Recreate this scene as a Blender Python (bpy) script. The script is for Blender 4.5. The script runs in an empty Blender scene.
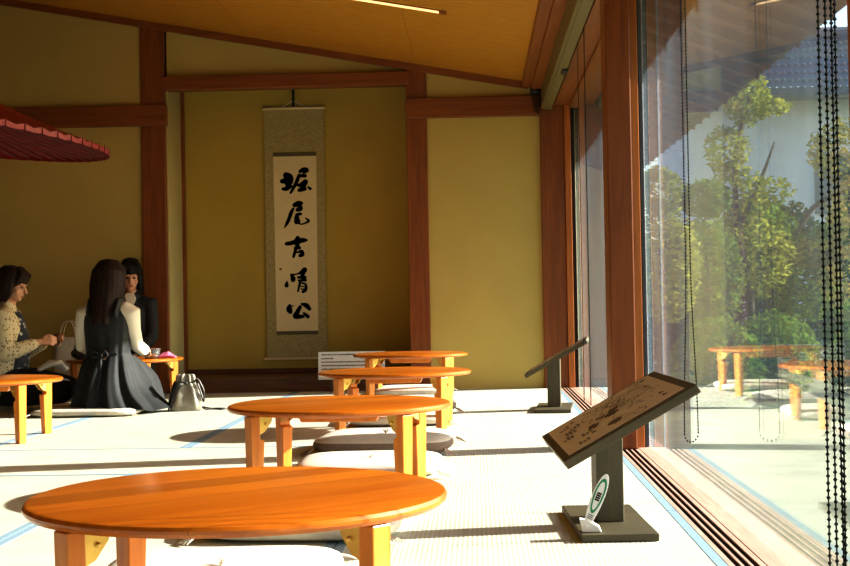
import bpy, bmesh, math, random
from mathutils import Vector, Matrix
random.seed(7)
PI = math.pi
scene = bpy.context.scene
COL = scene.collection

# ------------------------------------------------------------------ materials
def new_mat(name):
    m = bpy.data.materials.new(name); m.use_nodes = True
    nt = m.node_tree
    b = nt.nodes['Principled BSDF']
    return m, nt, b

def N(nt, t, **kw):
    n = nt.nodes.new(t)
    for k, v in kw.items():
        setattr(n, k, v)
    return n

def coords(nt, scale=(1, 1, 1), rot=(0, 0, 0)):
    tc = N(nt, 'ShaderNodeTexCoord'); mp = N(nt, 'ShaderNodeMapping')
    mp.inputs['Scale'].default_value = scale; mp.inputs['Rotation'].default_value = rot
    nt.links.new(tc.outputs['Object'], mp.inputs['Vector'])
    return mp.outputs['Vector']

def ramp(nt, fac, stops):
    r = N(nt, 'ShaderNodeValToRGB')
    el = r.color_ramp.elements
    while len(el) < len(stops): el.new(0.5)
    for e, (p, c) in zip(el, stops):
        e.position = p; e.color = (*c, 1)
    nt.links.new(fac, r.inputs['Fac'])
    return r.outputs['Color']

def noise(nt, vec, scale, detail=4, rough=0.55, dist=0.0):
    n = N(nt, 'ShaderNodeTexNoise')
    n.inputs['Scale'].default_value = scale; n.inputs['Detail'].default_value = detail
    n.inputs['Roughness'].default_value = rough; n.inputs['Distortion'].default_value = dist
    nt.links.new(vec, n.inputs['Vector'])
    return n.outputs['Fac']

def bump(nt, b, h, strength, dist=0.01):
    bp = N(nt, 'ShaderNodeBump'); bp.inputs['Strength'].default_value = strength; bp.inputs['Distance'].default_value = dist
    nt.links.new(h, bp.inputs['Height']); nt.links.new(bp.outputs['Normal'], b.inputs['Normal'])

def mixc(nt, fac, a, bcol, mode='MIX'):
    m = N(nt, 'ShaderNodeMix', data_type='RGBA', blend_type=mode)
    if isinstance(fac, (int, float)): m.inputs[0].default_value = fac
    else: nt.links.new(fac, m.inputs[0])
    for s, v in ((6, a), (7, bcol)):
        if isinstance(v, tuple): m.inputs[s].default_value = (*v, 1)
        else: nt.links.new(v, m.inputs[s])
    return m.outputs[2]

def plain(name, col, rough=0.6, metal=0.0, var=0.12, vscale=14, spec=0.5, bmp=0.0):
    m, nt, b = new_mat(name)
    v = coords(nt)
    f = noise(nt, v, vscale)
    d = tuple(max(0, c * (1 - var)) for c in col); l = tuple(min(1, c * (1 + var)) for c in col)
    nt.links.new(ramp(nt, f, [(0.3, d), (0.7, l)]), b.inputs['Base Color'])
    b.inputs['Roughness'].default_value = rough; b.inputs['Metallic'].default_value = metal
    b.inputs['Specular IOR Level'].default_value = spec
    if bmp: bump(nt, b, f, bmp)
    return m

def wood(name, dark, light, axis='Z', scale=6.0, rough=0.4, coat=0.0, stretch=14, planks=None, spec=0.5):
    m, nt, b = new_mat(name)
    s = {'X': (1, stretch, stretch), 'Y': (stretch, 1, stretch), 'Z': (stretch, stretch, 1)}[axis]
    v = coords(nt, s)
    f = noise(nt, v, scale * 0.35, 6, 0.6, 1.2)
    c = ramp(nt, f, [(0.28, dark), (0.5, tuple((p + q) / 2 for p, q in zip(dark, light))), (0.72, light)])
    if planks:
        tc = N(nt, 'ShaderNodeTexCoord')
        sx = N(nt, 'ShaderNodeSeparateXYZ'); nt.links.new(tc.outputs['Object'], sx.inputs[0])
        mu = N(nt, 'ShaderNodeMath', operation='DIVIDE'); mu.inputs[1].default_value = planks
        nt.links.new(sx.outputs[{'X': 1, 'Y': 0, 'Z': 0}[axis]], mu.inputs[0])
        fl = N(nt, 'ShaderNodeMath', operation='FLOOR'); nt.links.new(mu.outputs[0], fl.inputs[0])
        wn = N(nt, 'ShaderNodeTexWhiteNoise', noise_dimensions='1D'); nt.links.new(fl.outputs[0], wn.inputs['W'])
        g = ramp(nt, wn.outputs['Value'], [(0, (0.60, 0.54, 0.46)), (1, (1, 1, 1))])
        c = mixc(nt, 1.0, c, g, 'MULTIPLY')
        fr = N(nt, 'ShaderNodeMath', operation='FRACT'); nt.links.new(mu.outputs[0], fr.inputs[0])
        lt = N(nt, 'ShaderNodeMath', operation='LESS_THAN'); lt.inputs[1].default_value = 0.012
        nt.links.new(fr.outputs[0], lt.inputs[0])
        c = mixc(nt, lt.outputs[0], c, tuple(x * 0.55 for x in dark))
    nt.links.new(c, b.inputs['Base Color'])
    b.inputs['Roughness'].default_value = rough
    b.inputs['Specular IOR Level'].default_value = spec
    b.inputs['Coat Weight'].default_value = coat; b.inputs['Coat Roughness'].default_value = 0.18
    bump(nt, b, f, 0.08, 0.004)
    return m

def plaster(name, col):
    m, nt, b = new_mat(name)
    v = coords(nt)
    f = noise(nt, v, 3.0, 3); g = noise(nt, v, 240, 3)
    d = tuple(c * 0.92 for c in col)
    nt.links.new(ramp(nt, f, [(0.3, d), (0.7, col)]), b.inputs['Base Color'])
    b.inputs['Roughness'].default_value = 0.95; b.inputs['Specular IOR Level'].default_value = 0.1
    bump(nt, b, g, 0.25, 0.002)
    return m

def tatami(name, axis):
    m, nt, b = new_mat(name)
    v = coords(nt)
    w = N(nt, 'ShaderNodeTexWave', wave_type='BANDS', bands_direction='X' if axis == 'Y' else 'Y')
    w.inputs['Scale'].default_value = 24.0; w.inputs['Distortion'].default_value = 0.6; w.inputs['Detail'].default_value = 2
    nt.links.new(v, w.inputs['Vector'])
    w2 = N(nt, 'ShaderNodeTexWave', wave_type='BANDS', bands_direction='Y' if axis == 'Y' else 'X')
    w2.inputs['Scale'].default_value = 90.0; w2.inputs['Distortion'].default_value = 1.2
    nt.links.new(v, w2.inputs['Vector'])
    f = noise(nt, v, 5, 5)
    c = ramp(nt, f, [(0.3, (0.55, 0.555, 0.45)), (0.7, (0.65, 0.645, 0.54))])
    c2 = ramp(nt, w.outputs['Fac'], [(0.0, (0.93, 0.93, 0.92)), (0.35, (1, 1, 1))])
    c = mixc(nt, 1.0, c, c2, 'MULTIPLY')
    nt.links.new(c, b.inputs['Base Color'])
    b.inputs['Roughness'].default_value = 0.75; b.inputs['Specular IOR Level'].default_value = 0.25
    ad = N(nt, 'ShaderNodeMath', operation='ADD'); nt.links.new(w.outputs['Fac'], ad.inputs[0]); nt.links.new(w2.outputs['Fac'], ad.inputs[1])
    bump(nt, b, ad.outputs[0], 0.30, 0.002)
    return m

def glass_pane(name, dust=0.0034):
    m = bpy.data.materials.new(name); m.use_nodes = True
    nt = m.node_tree; nt.nodes.clear()
    out = N(nt, 'ShaderNodeOutputMaterial')
    geo = N(nt, 'ShaderNodeNewGeometry')
    dp = N(nt, 'ShaderNodeVectorMath', operation='DOT_PRODUCT')
    nt.links.new(geo.outputs['Incoming'], dp.inputs[0]); nt.links.new(geo.outputs['Normal'], dp.inputs[1])
    ab = N(nt, 'ShaderNodeMath', operation='ABSOLUTE'); nt.links.new(dp.outputs['Value'], ab.inputs[0])
    om = N(nt, 'ShaderNodeMath', operation='SUBTRACT'); om.inputs[0].default_value = 1.0; nt.links.new(ab.outputs[0], om.inputs[1])
    pw = N(nt, 'ShaderNodeMath', operation='POWER'); pw.inputs[1].default_value = 5.0; nt.links.new(om.outputs[0], pw.inputs[0])
    fr = N(nt, 'ShaderNodeMath', operation='MULTIPLY_ADD'); fr.inputs[1].default_value = 0.96; fr.inputs[2].default_value = 0.04
    nt.links.new(pw.outputs[0], fr.inputs[0])
    tr = N(nt, 'ShaderNodeBsdfTransparent'); tr.inputs['Color'].default_value = (0.97, 0.985, 0.985, 1)
    gl = N(nt, 'ShaderNodeBsdfGlossy'); gl.inputs['Roughness'].default_value = 0.0; gl.inputs['Color'].default_value = (1, 1, 1, 1)
    mx = N(nt, 'ShaderNodeMixShader'); nt.links.new(fr.outputs[0], mx.inputs[0]); nt.links.new(tr.outputs[0], mx.inputs[1]); nt.links.new(gl.outputs[0], mx.inputs[2])
    # thin film of dust that scatters the sunlight falling on the pane
    tl = N(nt, 'ShaderNodeBsdfTranslucent'); tl.inputs['Color'].default_value = (0.44, 0.64, 0.80, 1)
    tc = N(nt, 'ShaderNodeTexCoord'); mp = N(nt, 'ShaderNodeMapping'); mp.inputs['Scale'].default_value = (1, 2.2, 0.25)
    nt.links.new(tc.outputs['Object'], mp.inputs['Vector'])
    nf = noise(nt, mp.outputs['Vector'], 2.2, 5)
    dv = N(nt, 'ShaderNodeMath', operation='MULTIPLY'); dv.inputs[1].default_value = dust * 2; nt.links.new(nf, dv.inputs[0])
    mxa = N(nt, 'ShaderNodeMath', operation='MAXIMUM'); mxa.inputs[1].default_value = 0.12; nt.links.new(ab.outputs[0], mxa.inputs[0])
    dg = N(nt, 'ShaderNodeMath', operation='DIVIDE'); nt.links.new(dv.outputs[0], dg.inputs[0]); nt.links.new(mxa.outputs[0], dg.inputs[1])
    mx2 = N(nt, 'ShaderNodeMixShader'); nt.links.new(dg.outputs[0], mx2.inputs[0]); nt.links.new(mx.outputs[0], mx2.inputs[1]); nt.links.new(tl.outputs[0], mx2.inputs[2])
    nt.links.new(mx2.outputs[0], out.inputs['Surface'])
    return m

def leaf_mat(name, dark, light, transl=0.45):
    m = bpy.data.materials.new(name); m.use_nodes = True
    nt = m.node_tree; nt.nodes.clear()
    out = N(nt, 'ShaderNodeOutputMaterial')
    v = coords(nt)
    c = ramp(nt, noise(nt, v, 3.5, 3), [(0.3, dark), (0.7, light)])
    d = N(nt, 'ShaderNodeBsdfDiffuse'); t = N(nt, 'ShaderNodeBsdfTranslucent')
    nt.links.new(c, d.inputs['Color']); nt.links.new(c, t.inputs['Color'])
    mx = N(nt, 'ShaderNodeMixShader'); mx.inputs[0].default_value = transl
    nt.links.new(d.outputs[0], mx.inputs[1]); nt.links.new(t.outputs[0], mx.inputs[2]); nt.links.new(mx.outputs[0], out.inputs['Surface'])
    return m

def emit(name, col, s):
    m, nt, b = new_mat(name)
    b.inputs['Base Color'].default_value = (*col, 1)
    b.inputs['Emission Color'].default_value = (*col, 1); b.inputs['Emission Strength'].default_value = s
    return m

def glassware(name):
    m, nt, b = new_mat(name)
    v = coords(nt)
    nt.links.new(ramp(nt, noise(nt, v, 30), [(0.3, (0.85, 0.9, 0.9)), (0.7, (0.95, 1, 1))]), b.inputs['Base Color'])
    b.inputs['Transmission Weight'].default_value = 0.9; b.inputs['Roughness'].default_value = 0.05; b.inputs['IOR'].default_value = 1.45
    return m

def spotted(name, base, spot, scale):
    m, nt, b = new_mat(name)
    v = coords(nt)
    vo = N(nt, 'ShaderNodeTexVoronoi'); vo.inputs['Scale'].default_value = scale; nt.links.new(v, vo.inputs['Vector'])
    nt.links.new(ramp(nt, vo.outputs['Distance'], [(0.22, spot), (0.36, base)]), b.inputs['Base Color'])
    b.inputs['Roughness'].default_value = 0.85
    return m

M = dict(
    post=wood('post_wood', (0.17, 0.045, 0.008), (0.31, 0.095, 0.016), 'Z', 5, 0.45),
    beam_x=wood('beam_wood', (0.18, 0.048, 0.008), (0.32, 0.10, 0.017), 'X', 5, 0.45),
    beam_y=wood('rail_wood', (0.22, 0.066, 0.010), (0.36, 0.125, 0.022), 'Y', 5, 0.45),
    sash=wood('sash_wood', (0.40, 0.12, 0.022), (0.58, 0.20, 0.042), 'Z', 6, 0.4),
    sill=wood('sill_wood', (0.46, 0.29, 0.21), (0.66, 0.46, 0.36), 'Y', 8, 0.5),
    groove=plain('groove_shadow', (0.02, 0.009, 0.006), 0.9),
    gamachi=wood('ledge_wood', (0.055, 0.020, 0.008), (0.20, 0.075, 0.026), 'X', 9, 0.4, stretch=9),
    toko=wood('alcove_board', (0.14, 0.05, 0.016), (0.24, 0.09, 0.03), 'X', 5, 0.4),
    ceil=wood('ceiling_board', (0.46, 0.205, 0.012), (0.62, 0.31, 0.026), 'X', 5, 0.5, stretch=22),
    wall=plaster('ochre_plaster', (0.58, 0.46, 0.155)),
    wall_toko=plaster('alcove_plaster', (0.52, 0.385, 0.085)),
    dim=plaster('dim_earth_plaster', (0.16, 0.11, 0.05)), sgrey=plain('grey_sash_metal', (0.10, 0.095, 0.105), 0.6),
    wall_side=plaster('pale_plaster', (0.58, 0.50, 0.24)),
    tat_y=tatami('tatami_long', 'Y'), tat_x=tatami('tatami_cross', 'X'),
    heri=plain('tatami_border', (0.24, 0.35, 0.43), 0.85, var=0.1, vscale=60),
    table=wood('table_top_wood', (0.58, 0.155, 0.010), (0.82, 0.275, 0.022), 'X', 5, 0.30, 0.35, 10, planks=0.098),
    tleg=wood('table_leg_wood', (0.56, 0.19, 0.022), (0.80, 0.33, 0.05), 'Z', 6, 0.35, 0.2, 10),
    brass=plain('brass', (0.70, 0.52, 0.16), 0.35, 0.9),
    stand=wood('stand_wood', (0.080, 0.068, 0.036), (0.13, 0.110, 0.060), 'Z', 6, 0.5),
    stand_t=wood('stand_board_wood', (0.070, 0.058, 0.030), (0.115, 0.095, 0.050), 'X', 6, 0.5),
    plate=plain('map_paper', (0.82, 0.75, 0.58), 0.35, var=0.04, vscale=3),
    ink=plain('map_ink', (0.13, 0.09, 0.045), 0.6),
    black_ink=plain('brush_ink', (0.010, 0.012, 0.010), 0.6, spec=0.2),
    paper=plain('calligraphy_paper', (0.74, 0.64, 0.38), 0.9, var=0.04, vscale=5),
    mount=None, band=plain('scroll_band', (0.12, 0.105, 0.045), 0.8),
    white=plain('white_paint', (0.80, 0.80, 0.78), 0.5, var=0.03),
    green=plain('green_print', (0.02, 0.26, 0.09), 0.5),
    seal=plain('seal_red', (0.32, 0.13, 0.05), 0.6),
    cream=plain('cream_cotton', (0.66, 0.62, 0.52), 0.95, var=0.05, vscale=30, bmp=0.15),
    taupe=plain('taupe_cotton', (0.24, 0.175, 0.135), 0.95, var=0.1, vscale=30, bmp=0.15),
    olive=plain('blind_box_paint', (0.20, 0.155, 0.050), 0.5, var=0.05),
    black=plain('black_plastic', (0.012, 0.012, 0.012), 0.4),
    chain=plain('bead_chain', (0.008, 0.010, 0.008), 0.9, spec=0.05),
    red=plain('red_oiled_paper', (0.19, 0.007, 0.006), 0.5, var=0.15, vscale=8),
    redband=plain('red_rim_paper', (0.26, 0.011, 0.010), 0.5, var=0.15, vscale=20),
    bamboo=plain('dark_bamboo', (0.13, 0.010, 0.007), 0.5),
    gold=plain('yellow_thread', (0.62, 0.45, 0.06), 0.7),
    blue=plain('blue_thread', (0.02, 0.06, 0.16), 0.7),
    skin=plain('skin', (0.56, 0.32, 0.21), 0.5, var=0.04),
    lips=plain('lips', (0.42, 0.14, 0.11), 0.5), eye=plain('eye_dark', (0.02, 0.015, 0.012), 0.2),
    hair=plain('dark_brown_hair', (0.022, 0.010, 0.006), 0.6, var=0.4, vscale=40, spec=0.2),
    hair2=plain('black_hair', (0.010, 0.008, 0.006), 0.6, var=0.4, vscale=40, spec=0.2),
    dress=plain('black_dress', (0.020, 0.0215, 0.022), 0.7, var=0.2, vscale=25, spec=0.35),
    sleeve=plain('white_sleeve', (0.72, 0.68, 0.58), 0.9, var=0.04),
    jacket=plain('black_jacket', (0.018, 0.019, 0.022), 0.8),
    print=spotted('leopard_print', (0.62, 0.55, 0.36), (0.16, 0.11, 0.05), 55),
    vestm=spotted('dark_patterned_vest', (0.03, 0.035, 0.045), (0.45, 0.45, 0.45), 26),
    jeans=plain('dark_denim', (0.030, 0.045, 0.075), 0.9, vscale=60),
    trousers=plain('black_trousers', (0.014, 0.014, 0.015), 0.9),
    leather=plain('grey_leather', (0.27, 0.25, 0.20), 0.38, 0.0, 0.25),
    dleather=plain('dark_leather', (0.03, 0.027, 0.022), 0.4),
    tote=plain('pale_canvas', (0.55, 0.50, 0.40), 0.9),
    pink=plain('pink_towel', (0.70, 0.18, 0.30), 0.9),
    ceramic=plain('brown_glaze', (0.22, 0.10, 0.05), 0.25),
    glassw=glassware('clear_glass'), glass=glass_pane('window_glass'),
    lamp=emit('slot_lamp', (1.0, 0.70, 0.34), 1.0),
    tile=plain('roof_tile', (0.085, 0.10, 0.125), 0.35, var=0.2, vscale=6),
    shikkui=plaster('white_lime_plaster', (0.86, 0.90, 0.94)),
    shutter=plain('grey_shutter', (0.22, 0.25, 0.27), 0.7),
    bark=plain('bark', (0.075, 0.060, 0.048), 0.95, var=0.4, vscale=18, bmp=0.5),
    soil=plain('garden_moss', (0.10, 0.12, 0.055), 0.95, var=0.4, vscale=2.2, bmp=0.3),
    eave=wood('eave_wood', (0.060, 0.030, 0.016), (0.12, 0.058, 0.03), 'X', 5, 0.7),
    leaf_y=leaf_mat('yellow_green_leaf', (0.20, 0.25, 0.035), (0.40, 0.40, 0.08), 0.5),
    leaf_g=leaf_mat('green_leaf', (0.075, 0.15, 0.022), (0.20, 0.30, 0.05), 0.45),
    leaf_d=leaf_mat('dark_leaf', (0.025, 0.060, 0.020), (0.07, 0.13, 0.04), 0.3),
    leaf_o=leaf_mat('amber_leaf', (0.16, 0.19, 0.03), (0.38, 0.30, 0.06), 0.45),
)
def brocade():
    m, nt, b = new_mat('scroll_brocade')
    v = coords(nt, (40, 40, 130))
    f = noise(nt, v, 1.0, 5, 0.7)
    nt.links.new(ramp(nt, f, [(0.3, (0.27, 0.22, 0.085)), (0.65, (0.50, 0.42, 0.19))]), b.inputs['Base Color'])
    b.inputs['Roughness'].default_value = 0.8
    return m
M['mount'] = brocade()

# ------------------------------------------------------------------ mesh helpers
def box(bm, x0, x1, y0, y1, z0, z1, mi=0, mtx=None):
    vs = [bm.verts.new(v) for v in ((x0,y0,z0),(x1,y0,z0),(x1,y1,z0),(x0,y1,z0),(x0,y0,z1),(x1,y0,z1),(x1,y1,z1),(x0,y1,z1))]
    if mtx:
        for v in vs: v.co = mtx @ v.co
    for f in ((0,3,2,1),(4,5,6,7),(0,1,5,4),(1,2,6,5),(2,3,7,6),(3,0,4,7)):
        bm.faces.new([vs[i] for i in f]).material_index = mi
    return vs

def prism(bm, poly, a, b, axis='Y', mi=0, mtx=None):
    """poly: 2-D points; axis Y -> (x,z), axis X -> (y,z), axis Z -> (x,y)"""
    def P(p, t):
        v = {'Y': (p[0], t, p[1]), 'X': (t, p[0], p[1]), 'Z': (p[0], p[1], t)}[axis]
        v = Vector(v)
        return mtx @ v if mtx else v
    A = [bm.verts.new(P(p, a)) for p in poly]; B = [bm.verts.new(P(p, b)) for p in poly]
    n = len(poly)
    bm.faces.new(A).material_index = mi; bm.faces.new(B[::-1]).material_index = mi
    for i in range(n):
        bm.faces.new((A[i], B[i], B[(i+1) % n], A[(i+1) % n])).material_index = mi

def lathe(bm, prof, seg=48, c=(0,0,0), mi=0, close=True):
    """prof: list of (r,z)"""
    rings = []
    for r, z in prof:
        if r < 1e-6: rings.append([bm.verts.new((c[0], c[1], c[2]+z))])
        else: rings.append([bm.verts.new((c[0]+r*math.cos(2*PI*k/seg), c[1]+r*math.sin(2*PI*k/seg), c[2]+z)) for k in range(seg)])
    for A, B in zip(rings, rings[1:]):
        for k in range(seg):
            k2 = (k+1) % seg
            if len(A) == 1 and len(B) == 1: continue
            if len(A) == 1: f = (A[0], B[k2], B[k])
            elif len(B) == 1: f = (A[k], A[k2], B[0])
            else: f = (A[k], A[k2], B[k2], B[k])
            bm.faces.new(f).material_index = mi

def tube(bm, pts, radii, seg=12, mi=0, cap=True, up=Vector((0,0,1))):
    pts = [Vector(p) for p in pts]
    n = len(pts)
    R = [(r, r) if isinstance(r, (int, float)) else r for r in radii]
    if len(R) == 1: R = R * n
    P = list(pts); RR = list(R)
    if cap:   # rounded ends
        d0 = (pts[0]-pts[1]).normalized(); d1 = (pts[-1]-pts[-2]).normalized()
        m0 = sum(R[0])/2; m1 = sum(R[-1])/2
        pre = [(pts[0]+d0*m0*math.sin(a), (R[0][0]*math.cos(a), R[0][1]*math.cos(a))) for a in (1.45, 1.1, 0.6)]
        post = [(pts[-1]+d1*m1*math.sin(a), (R[-1][0]*math.cos(a), R[-1][1]*math.cos(a))) for a in (0.6, 1.1, 1.45)]
        P = [p for p, _ in pre]+P+[p for p, _ in post]; RR = [r for _, r in pre]+RR+[r for _, r in post]
    rings = []
    side = None
    for i, p in enumerate(P):
        t = (P[min(i+1, len(P)-1)]-P[max(i-1, 0)]).normalized()
        if side is None:
            side = t.cross(up)
            if side.length < 1e-3: side = t.cross(Vector((0, 1, 0)))
        side = (side - t*side.dot(t)).normalized()
        o = t.cross(side).normalized()
        rings.append([bm.verts.new(p + side*RR[i][0]*math.cos(2*PI*k/seg) + o*RR[i][1]*math.sin(2*PI*k/seg)) for k in range(seg)])
    for A, B in zip(rings, rings[1:]):
        for k in range(seg):
            bm.faces.new((A[k], A[(k+1) % seg], B[(k+1) % seg], B[k])).material_index = mi
    bm.faces.new(rings[0][::-1]).material_index = mi; bm.faces.new(rings[-1]).material_index = mi

def ellipsoid(bm, c, r, seg=20, rings=12, rot=None, mi=0):
    vs0 = len(bm.verts)
    res = bmesh.ops.create_uvsphere(bm, u_segments=seg, v_segments=rings, radius=1.0)
    mt = Matrix.Translation(c) @ (rot.to_4x4() if rot else Matrix.Identity(4)) @ Matrix.Diagonal((*r, 1))
    bmesh.ops.transform(bm, matrix=mt, verts=res['verts'])

def catmull(pts, n=6):
    out = []
    P = [pts[0]]+list(pts)+[pts[-1]]
    for i in range(1, len(P)-2):
        for k in range(n):
            t = k/n
            out.append(tuple(0.5*((2*b)+(-a+c)*t+(2*a-5*b+4*c-d)*t*t+(-a+3*b-3*c+d)*t**3) for a, b, c, d in zip(P[i-1], P[i], P[i+1], P[i+2])))
    out.append(tuple(pts[-1]))
    return out

def finish(name, bm, mats, parent=None, smooth=False, bevel=0.0, segs=2, loc=(0,0,0), rot=(0,0,0), recalc=True, angle=None):
    if recalc: bmesh.ops.recalc_face_normals(bm, faces=bm.faces)
    me = bpy.data.meshes.new(name); bm.to_mesh(me); bm.free()
    for m in (mats if isinstance(mats, (list, tuple)) else [mats]): me.materials.append(m)
    if smooth:
        for p in me.polygons: p.use_smooth = True
    o = bpy.data.objects.new(name, me); COL.objects.link(o)
    o.location = loc; o.rotation_euler = rot
    if parent: o.parent = parent
    if bevel:
        b = o.modifiers.new('bevel', 'BEVEL'); b.width = bevel; b.segments = segs; b.limit_method = 'ANGLE'; b.angle_limit = 0.7
    if angle is not None:
        try: me.set_sharp_from_angle(angle=angle)
        except Exception: pass
    return o

def B(): return bmesh.new()

def melded(name, bm, mat, parent=None, voxel=0.008, smooth=6, loc=(0,0,0), rot=(0,0,0)):
    """grow overlapping solids into ONE continuous skin"""
    bmesh.ops.recalc_face_normals(bm, faces=bm.faces)
    me = bpy.data.meshes.new('tmp'); bm.to_mesh(me); bm.free()
    t = bpy.data.objects.new('tmp', me); COL.objects.link(t)
    r = t.modifiers.new('r', 'REMESH'); r.mode = 'VOXEL'; r.voxel_size = voxel
    if smooth:
        s = t.modifiers.new('s', 'SMOOTH'); s.iterations = smooth; s.factor = 0.5
    dg = bpy.context.evaluated_depsgraph_get(); dg.update()
    nm = bpy.data.meshes.new_from_object(t.evaluated_get(dg))
    bpy.data.objects.remove(t); bpy.data.meshes.remove(me)
    nm.name = name
    nm.materials.clear(); nm.materials.append(mat)
    for p in nm.polygons: p.use_smooth = True
    o = bpy.data.objects.new(name, nm); COL.objects.link(o); o.location = loc; o.rotation_euler = rot
    if parent: o.parent = parent
    return o

def thing(name, label, cat, loc=(0,0,0), rz=0.0, group=None):
    o = bpy.data.objects.new(name, None); COL.objects.link(o)
    o.location = loc; o.rotation_euler = (0, 0, rz); o.empty_display_size = 0.1
    return tag(o, label, cat, group)

def tag(o, label, cat, group=None):
    o['label'] = label; o['category'] = cat
    if group: o['group'] = group
    return o

def struct(o, label=None):
    o['kind'] = 'structure'
    if label: o['label'] = label
    return o

def copy_tree(o, parent=None):
    c = o.copy(); COL.objects.link(c)
    if parent: c.parent = parent
    for ch in list(o.children): copy_tree(ch, c)
    return c

# ------------------------------------------------------------------ camera (a tripod 65 cm above the tatami)
cam = bpy.data.cameras.new('camera'); co = bpy.data.objects.new('camera', cam); COL.objects.link(co)
r = Vector((0.99909623, 0.03860508, -0.01778679)); u = Vector((0.01830395, -0.01308448, 0.99974685)); b = Vector((0.03836258, -0.99916888, -0.01377928))
mw = Matrix((r, u, b)).transposed().to_4x4(); mw.translation = Vector((0, 0, 0.65))
co.matrix_world = mw
cam.sensor_width = 36; cam.lens = 1339.486*36/850; cam.clip_start = 0.05; cam.clip_end = 500
scene.camera = co

# ------------------------------------------------------------------ light
sunv = Vector((0.98, 0.195, math.tan(math.radians(22.0)))).normalized()
sl = bpy.data.lights.new('sun', 'SUN'); sl.energy = 15.0; sl.angle = math.radians(0.55); sl.color = (1.0, 0.975, 0.90)
so = bpy.data.objects.new('sun', sl); COL.objects.link(so); so.rotation_euler = sunv.to_track_quat('Z', 'Y').to_euler()
so.location = (8, 3, 6)
w = bpy.data.worlds.new('world'); scene.world = w; w.use_nodes = True
nt = w.node_tree
bg = nt.nodes['Background']
sky = N(nt, 'ShaderNodeTexSky', sky_type='NISHITA')
sky.sun_disc = False; sky.sun_elevation = math.radians(22); sky.sun_rotation = math.atan2(0.98, 0.195)
sky.air_density = 1.0; sky.dust_density = 1.5
nt.links.new(sky.outputs[0], bg.inputs['Color']); bg.inputs['Strength'].default_value = 0.42
scene.view_settings.view_transform = 'Standard'; scene.view_settings.look = 'None'
scene.view_settings.exposure = 0.22; scene.view_settings.gamma = 0.80
scene.cycles.max_bounces = 12; scene.cycles.diffuse_bounces = 6; scene.cycles.glossy_bounces = 5; scene.cycles.transparent_max_bounces = 12
scene.cycles.caustics_reflective = False; scene.cycles.caustics_refractive = False
scene.cycles.sample_clamp_indirect = 6.0

# ------------------------------------------------------------------ the room
YB = 9.9                       # plane of the back wall
def cz(x): return 2.213-0.185*(x-0.356)

fl = B(); box(fl, -6.2, 0.595, -3.2, YB, -0.12, -0.03)
floor = struct(finish('floor', fl, M['tat_y']))
def mat_tile(x0, x1, y0, y1, along):
    bm = B(); g = 0.0015; hw = 0.028
    if along == 'Y':
        box(bm, x0+hw, x1-hw, y0+g, y1-g, -0.03, 0.0, 0)
        box(bm, x0+g, x0+hw, y0+g, y1-g, -0.03, 0.0008, 1); box(bm, x1-hw, x1-g, y0+g, y1-g, -0.03, 0.0008, 1)
        ms = [M['tat_y'], M['heri']]
    else:
        box(bm, x0+g, x1-g, y0+hw, y1-hw, -0.03, 0.0, 0)
        box(bm, x0+g, x1-g, y0+g, y0+hw, -0.03, 0.0008, 1); box(bm, x0+g, x1-g, y1-hw, y1-g, -0.03, 0.0008, 1)
        ms = [M['tat_x'], M['heri']]
    return finish('tatami_mat', bm, ms, floor)
for y0 in (-3.2, -1.62, 0.29, 2.2, 4.11, 6.02, 7.93):
    mat_tile(-0.39, 0.595, max(y0, -3.2), {7.93: YB, -3.2: -1.62}.get(y0, y0+1.91), 'Y')
cols = [-0.39-0.955*k for k in range(7)]
for xa, xb in zip(cols[1:], cols):
    for y0, y1 in ((6.1, 8.0), (8.0, YB), (3.24, 5.145), (1.335, 3.24), (-0.57, 1.335), (-3.2, -0.57)):
        mat_tile(xa, xb, y0, y1, 'Y')
for k in range(0, 6, 2): mat_tile(cols[k+2], cols[k], 5.145, 6.1, 'X')

# back wall
def wallbox(name, *a, mat='wall', label=None):
    bm = B(); box(bm, *a); return struct(finish(name, bm, M[mat]), label)
def wall_poly(name, x0, x1, y0, y1, zb, mat='wall'):
    bm = B(); prism(bm, [(x0, zb), (x1, zb), (x1, cz(x1)+0.05), (x0, cz(x0)+0.05)], y0, y1, 'Y'); return struct(finish(name, bm, M[mat]))
wall_poly('wall_back', -6.2, -2.40, YB, YB+0.1, -0.1)
wall_poly('wall_back', -0.42, 0.60, YB, YB+0.1, -0.1)
wall_poly('wall_back', -2.40, -0.42, YB+0.02, YB+0.1, 2.30)
# alcove (tokonoma)
wallbox('wall_alcove', -2.42, -0.40, 10.4, 10.5, -0.1, 2.7, mat='wall_toko')
wallbox('wall_alcove_left', -2.40, -2.287, YB+0.02, 10.4, -0.1, 2.7, mat='wall_side')
wallbox('wall_alcove_right', -0.497, -0.40, YB+0.1, 10.4, -0.1, 2.7, mat='wall_toko')
wallbox('ceiling_alcove', -2.42, -0.40, YB+0.1, 10.5, 2.62, 2.72, mat='toko')
wallbox('trim_alcove_corner', -2.287, -2.262, 10.372, 10.4, 0.1, 2.62, mat='post')
wallbox('floor_alcove', -2.30, -0.49, YB, 10.4, -0.1, 0.108, mat='toko')
wallbox('baseboard_alcove', -2.262, -0.497, 10.385, 10.4, 0.108, 0.15, mat='gamachi')
bm = B(); box(bm, -2.297, -0.493, YB-0.03, YB+0.12, -0.03, 0.112); struct(finish('trim_alcove_ledge', bm, M['gamachi'], bevel=0.004))
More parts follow.
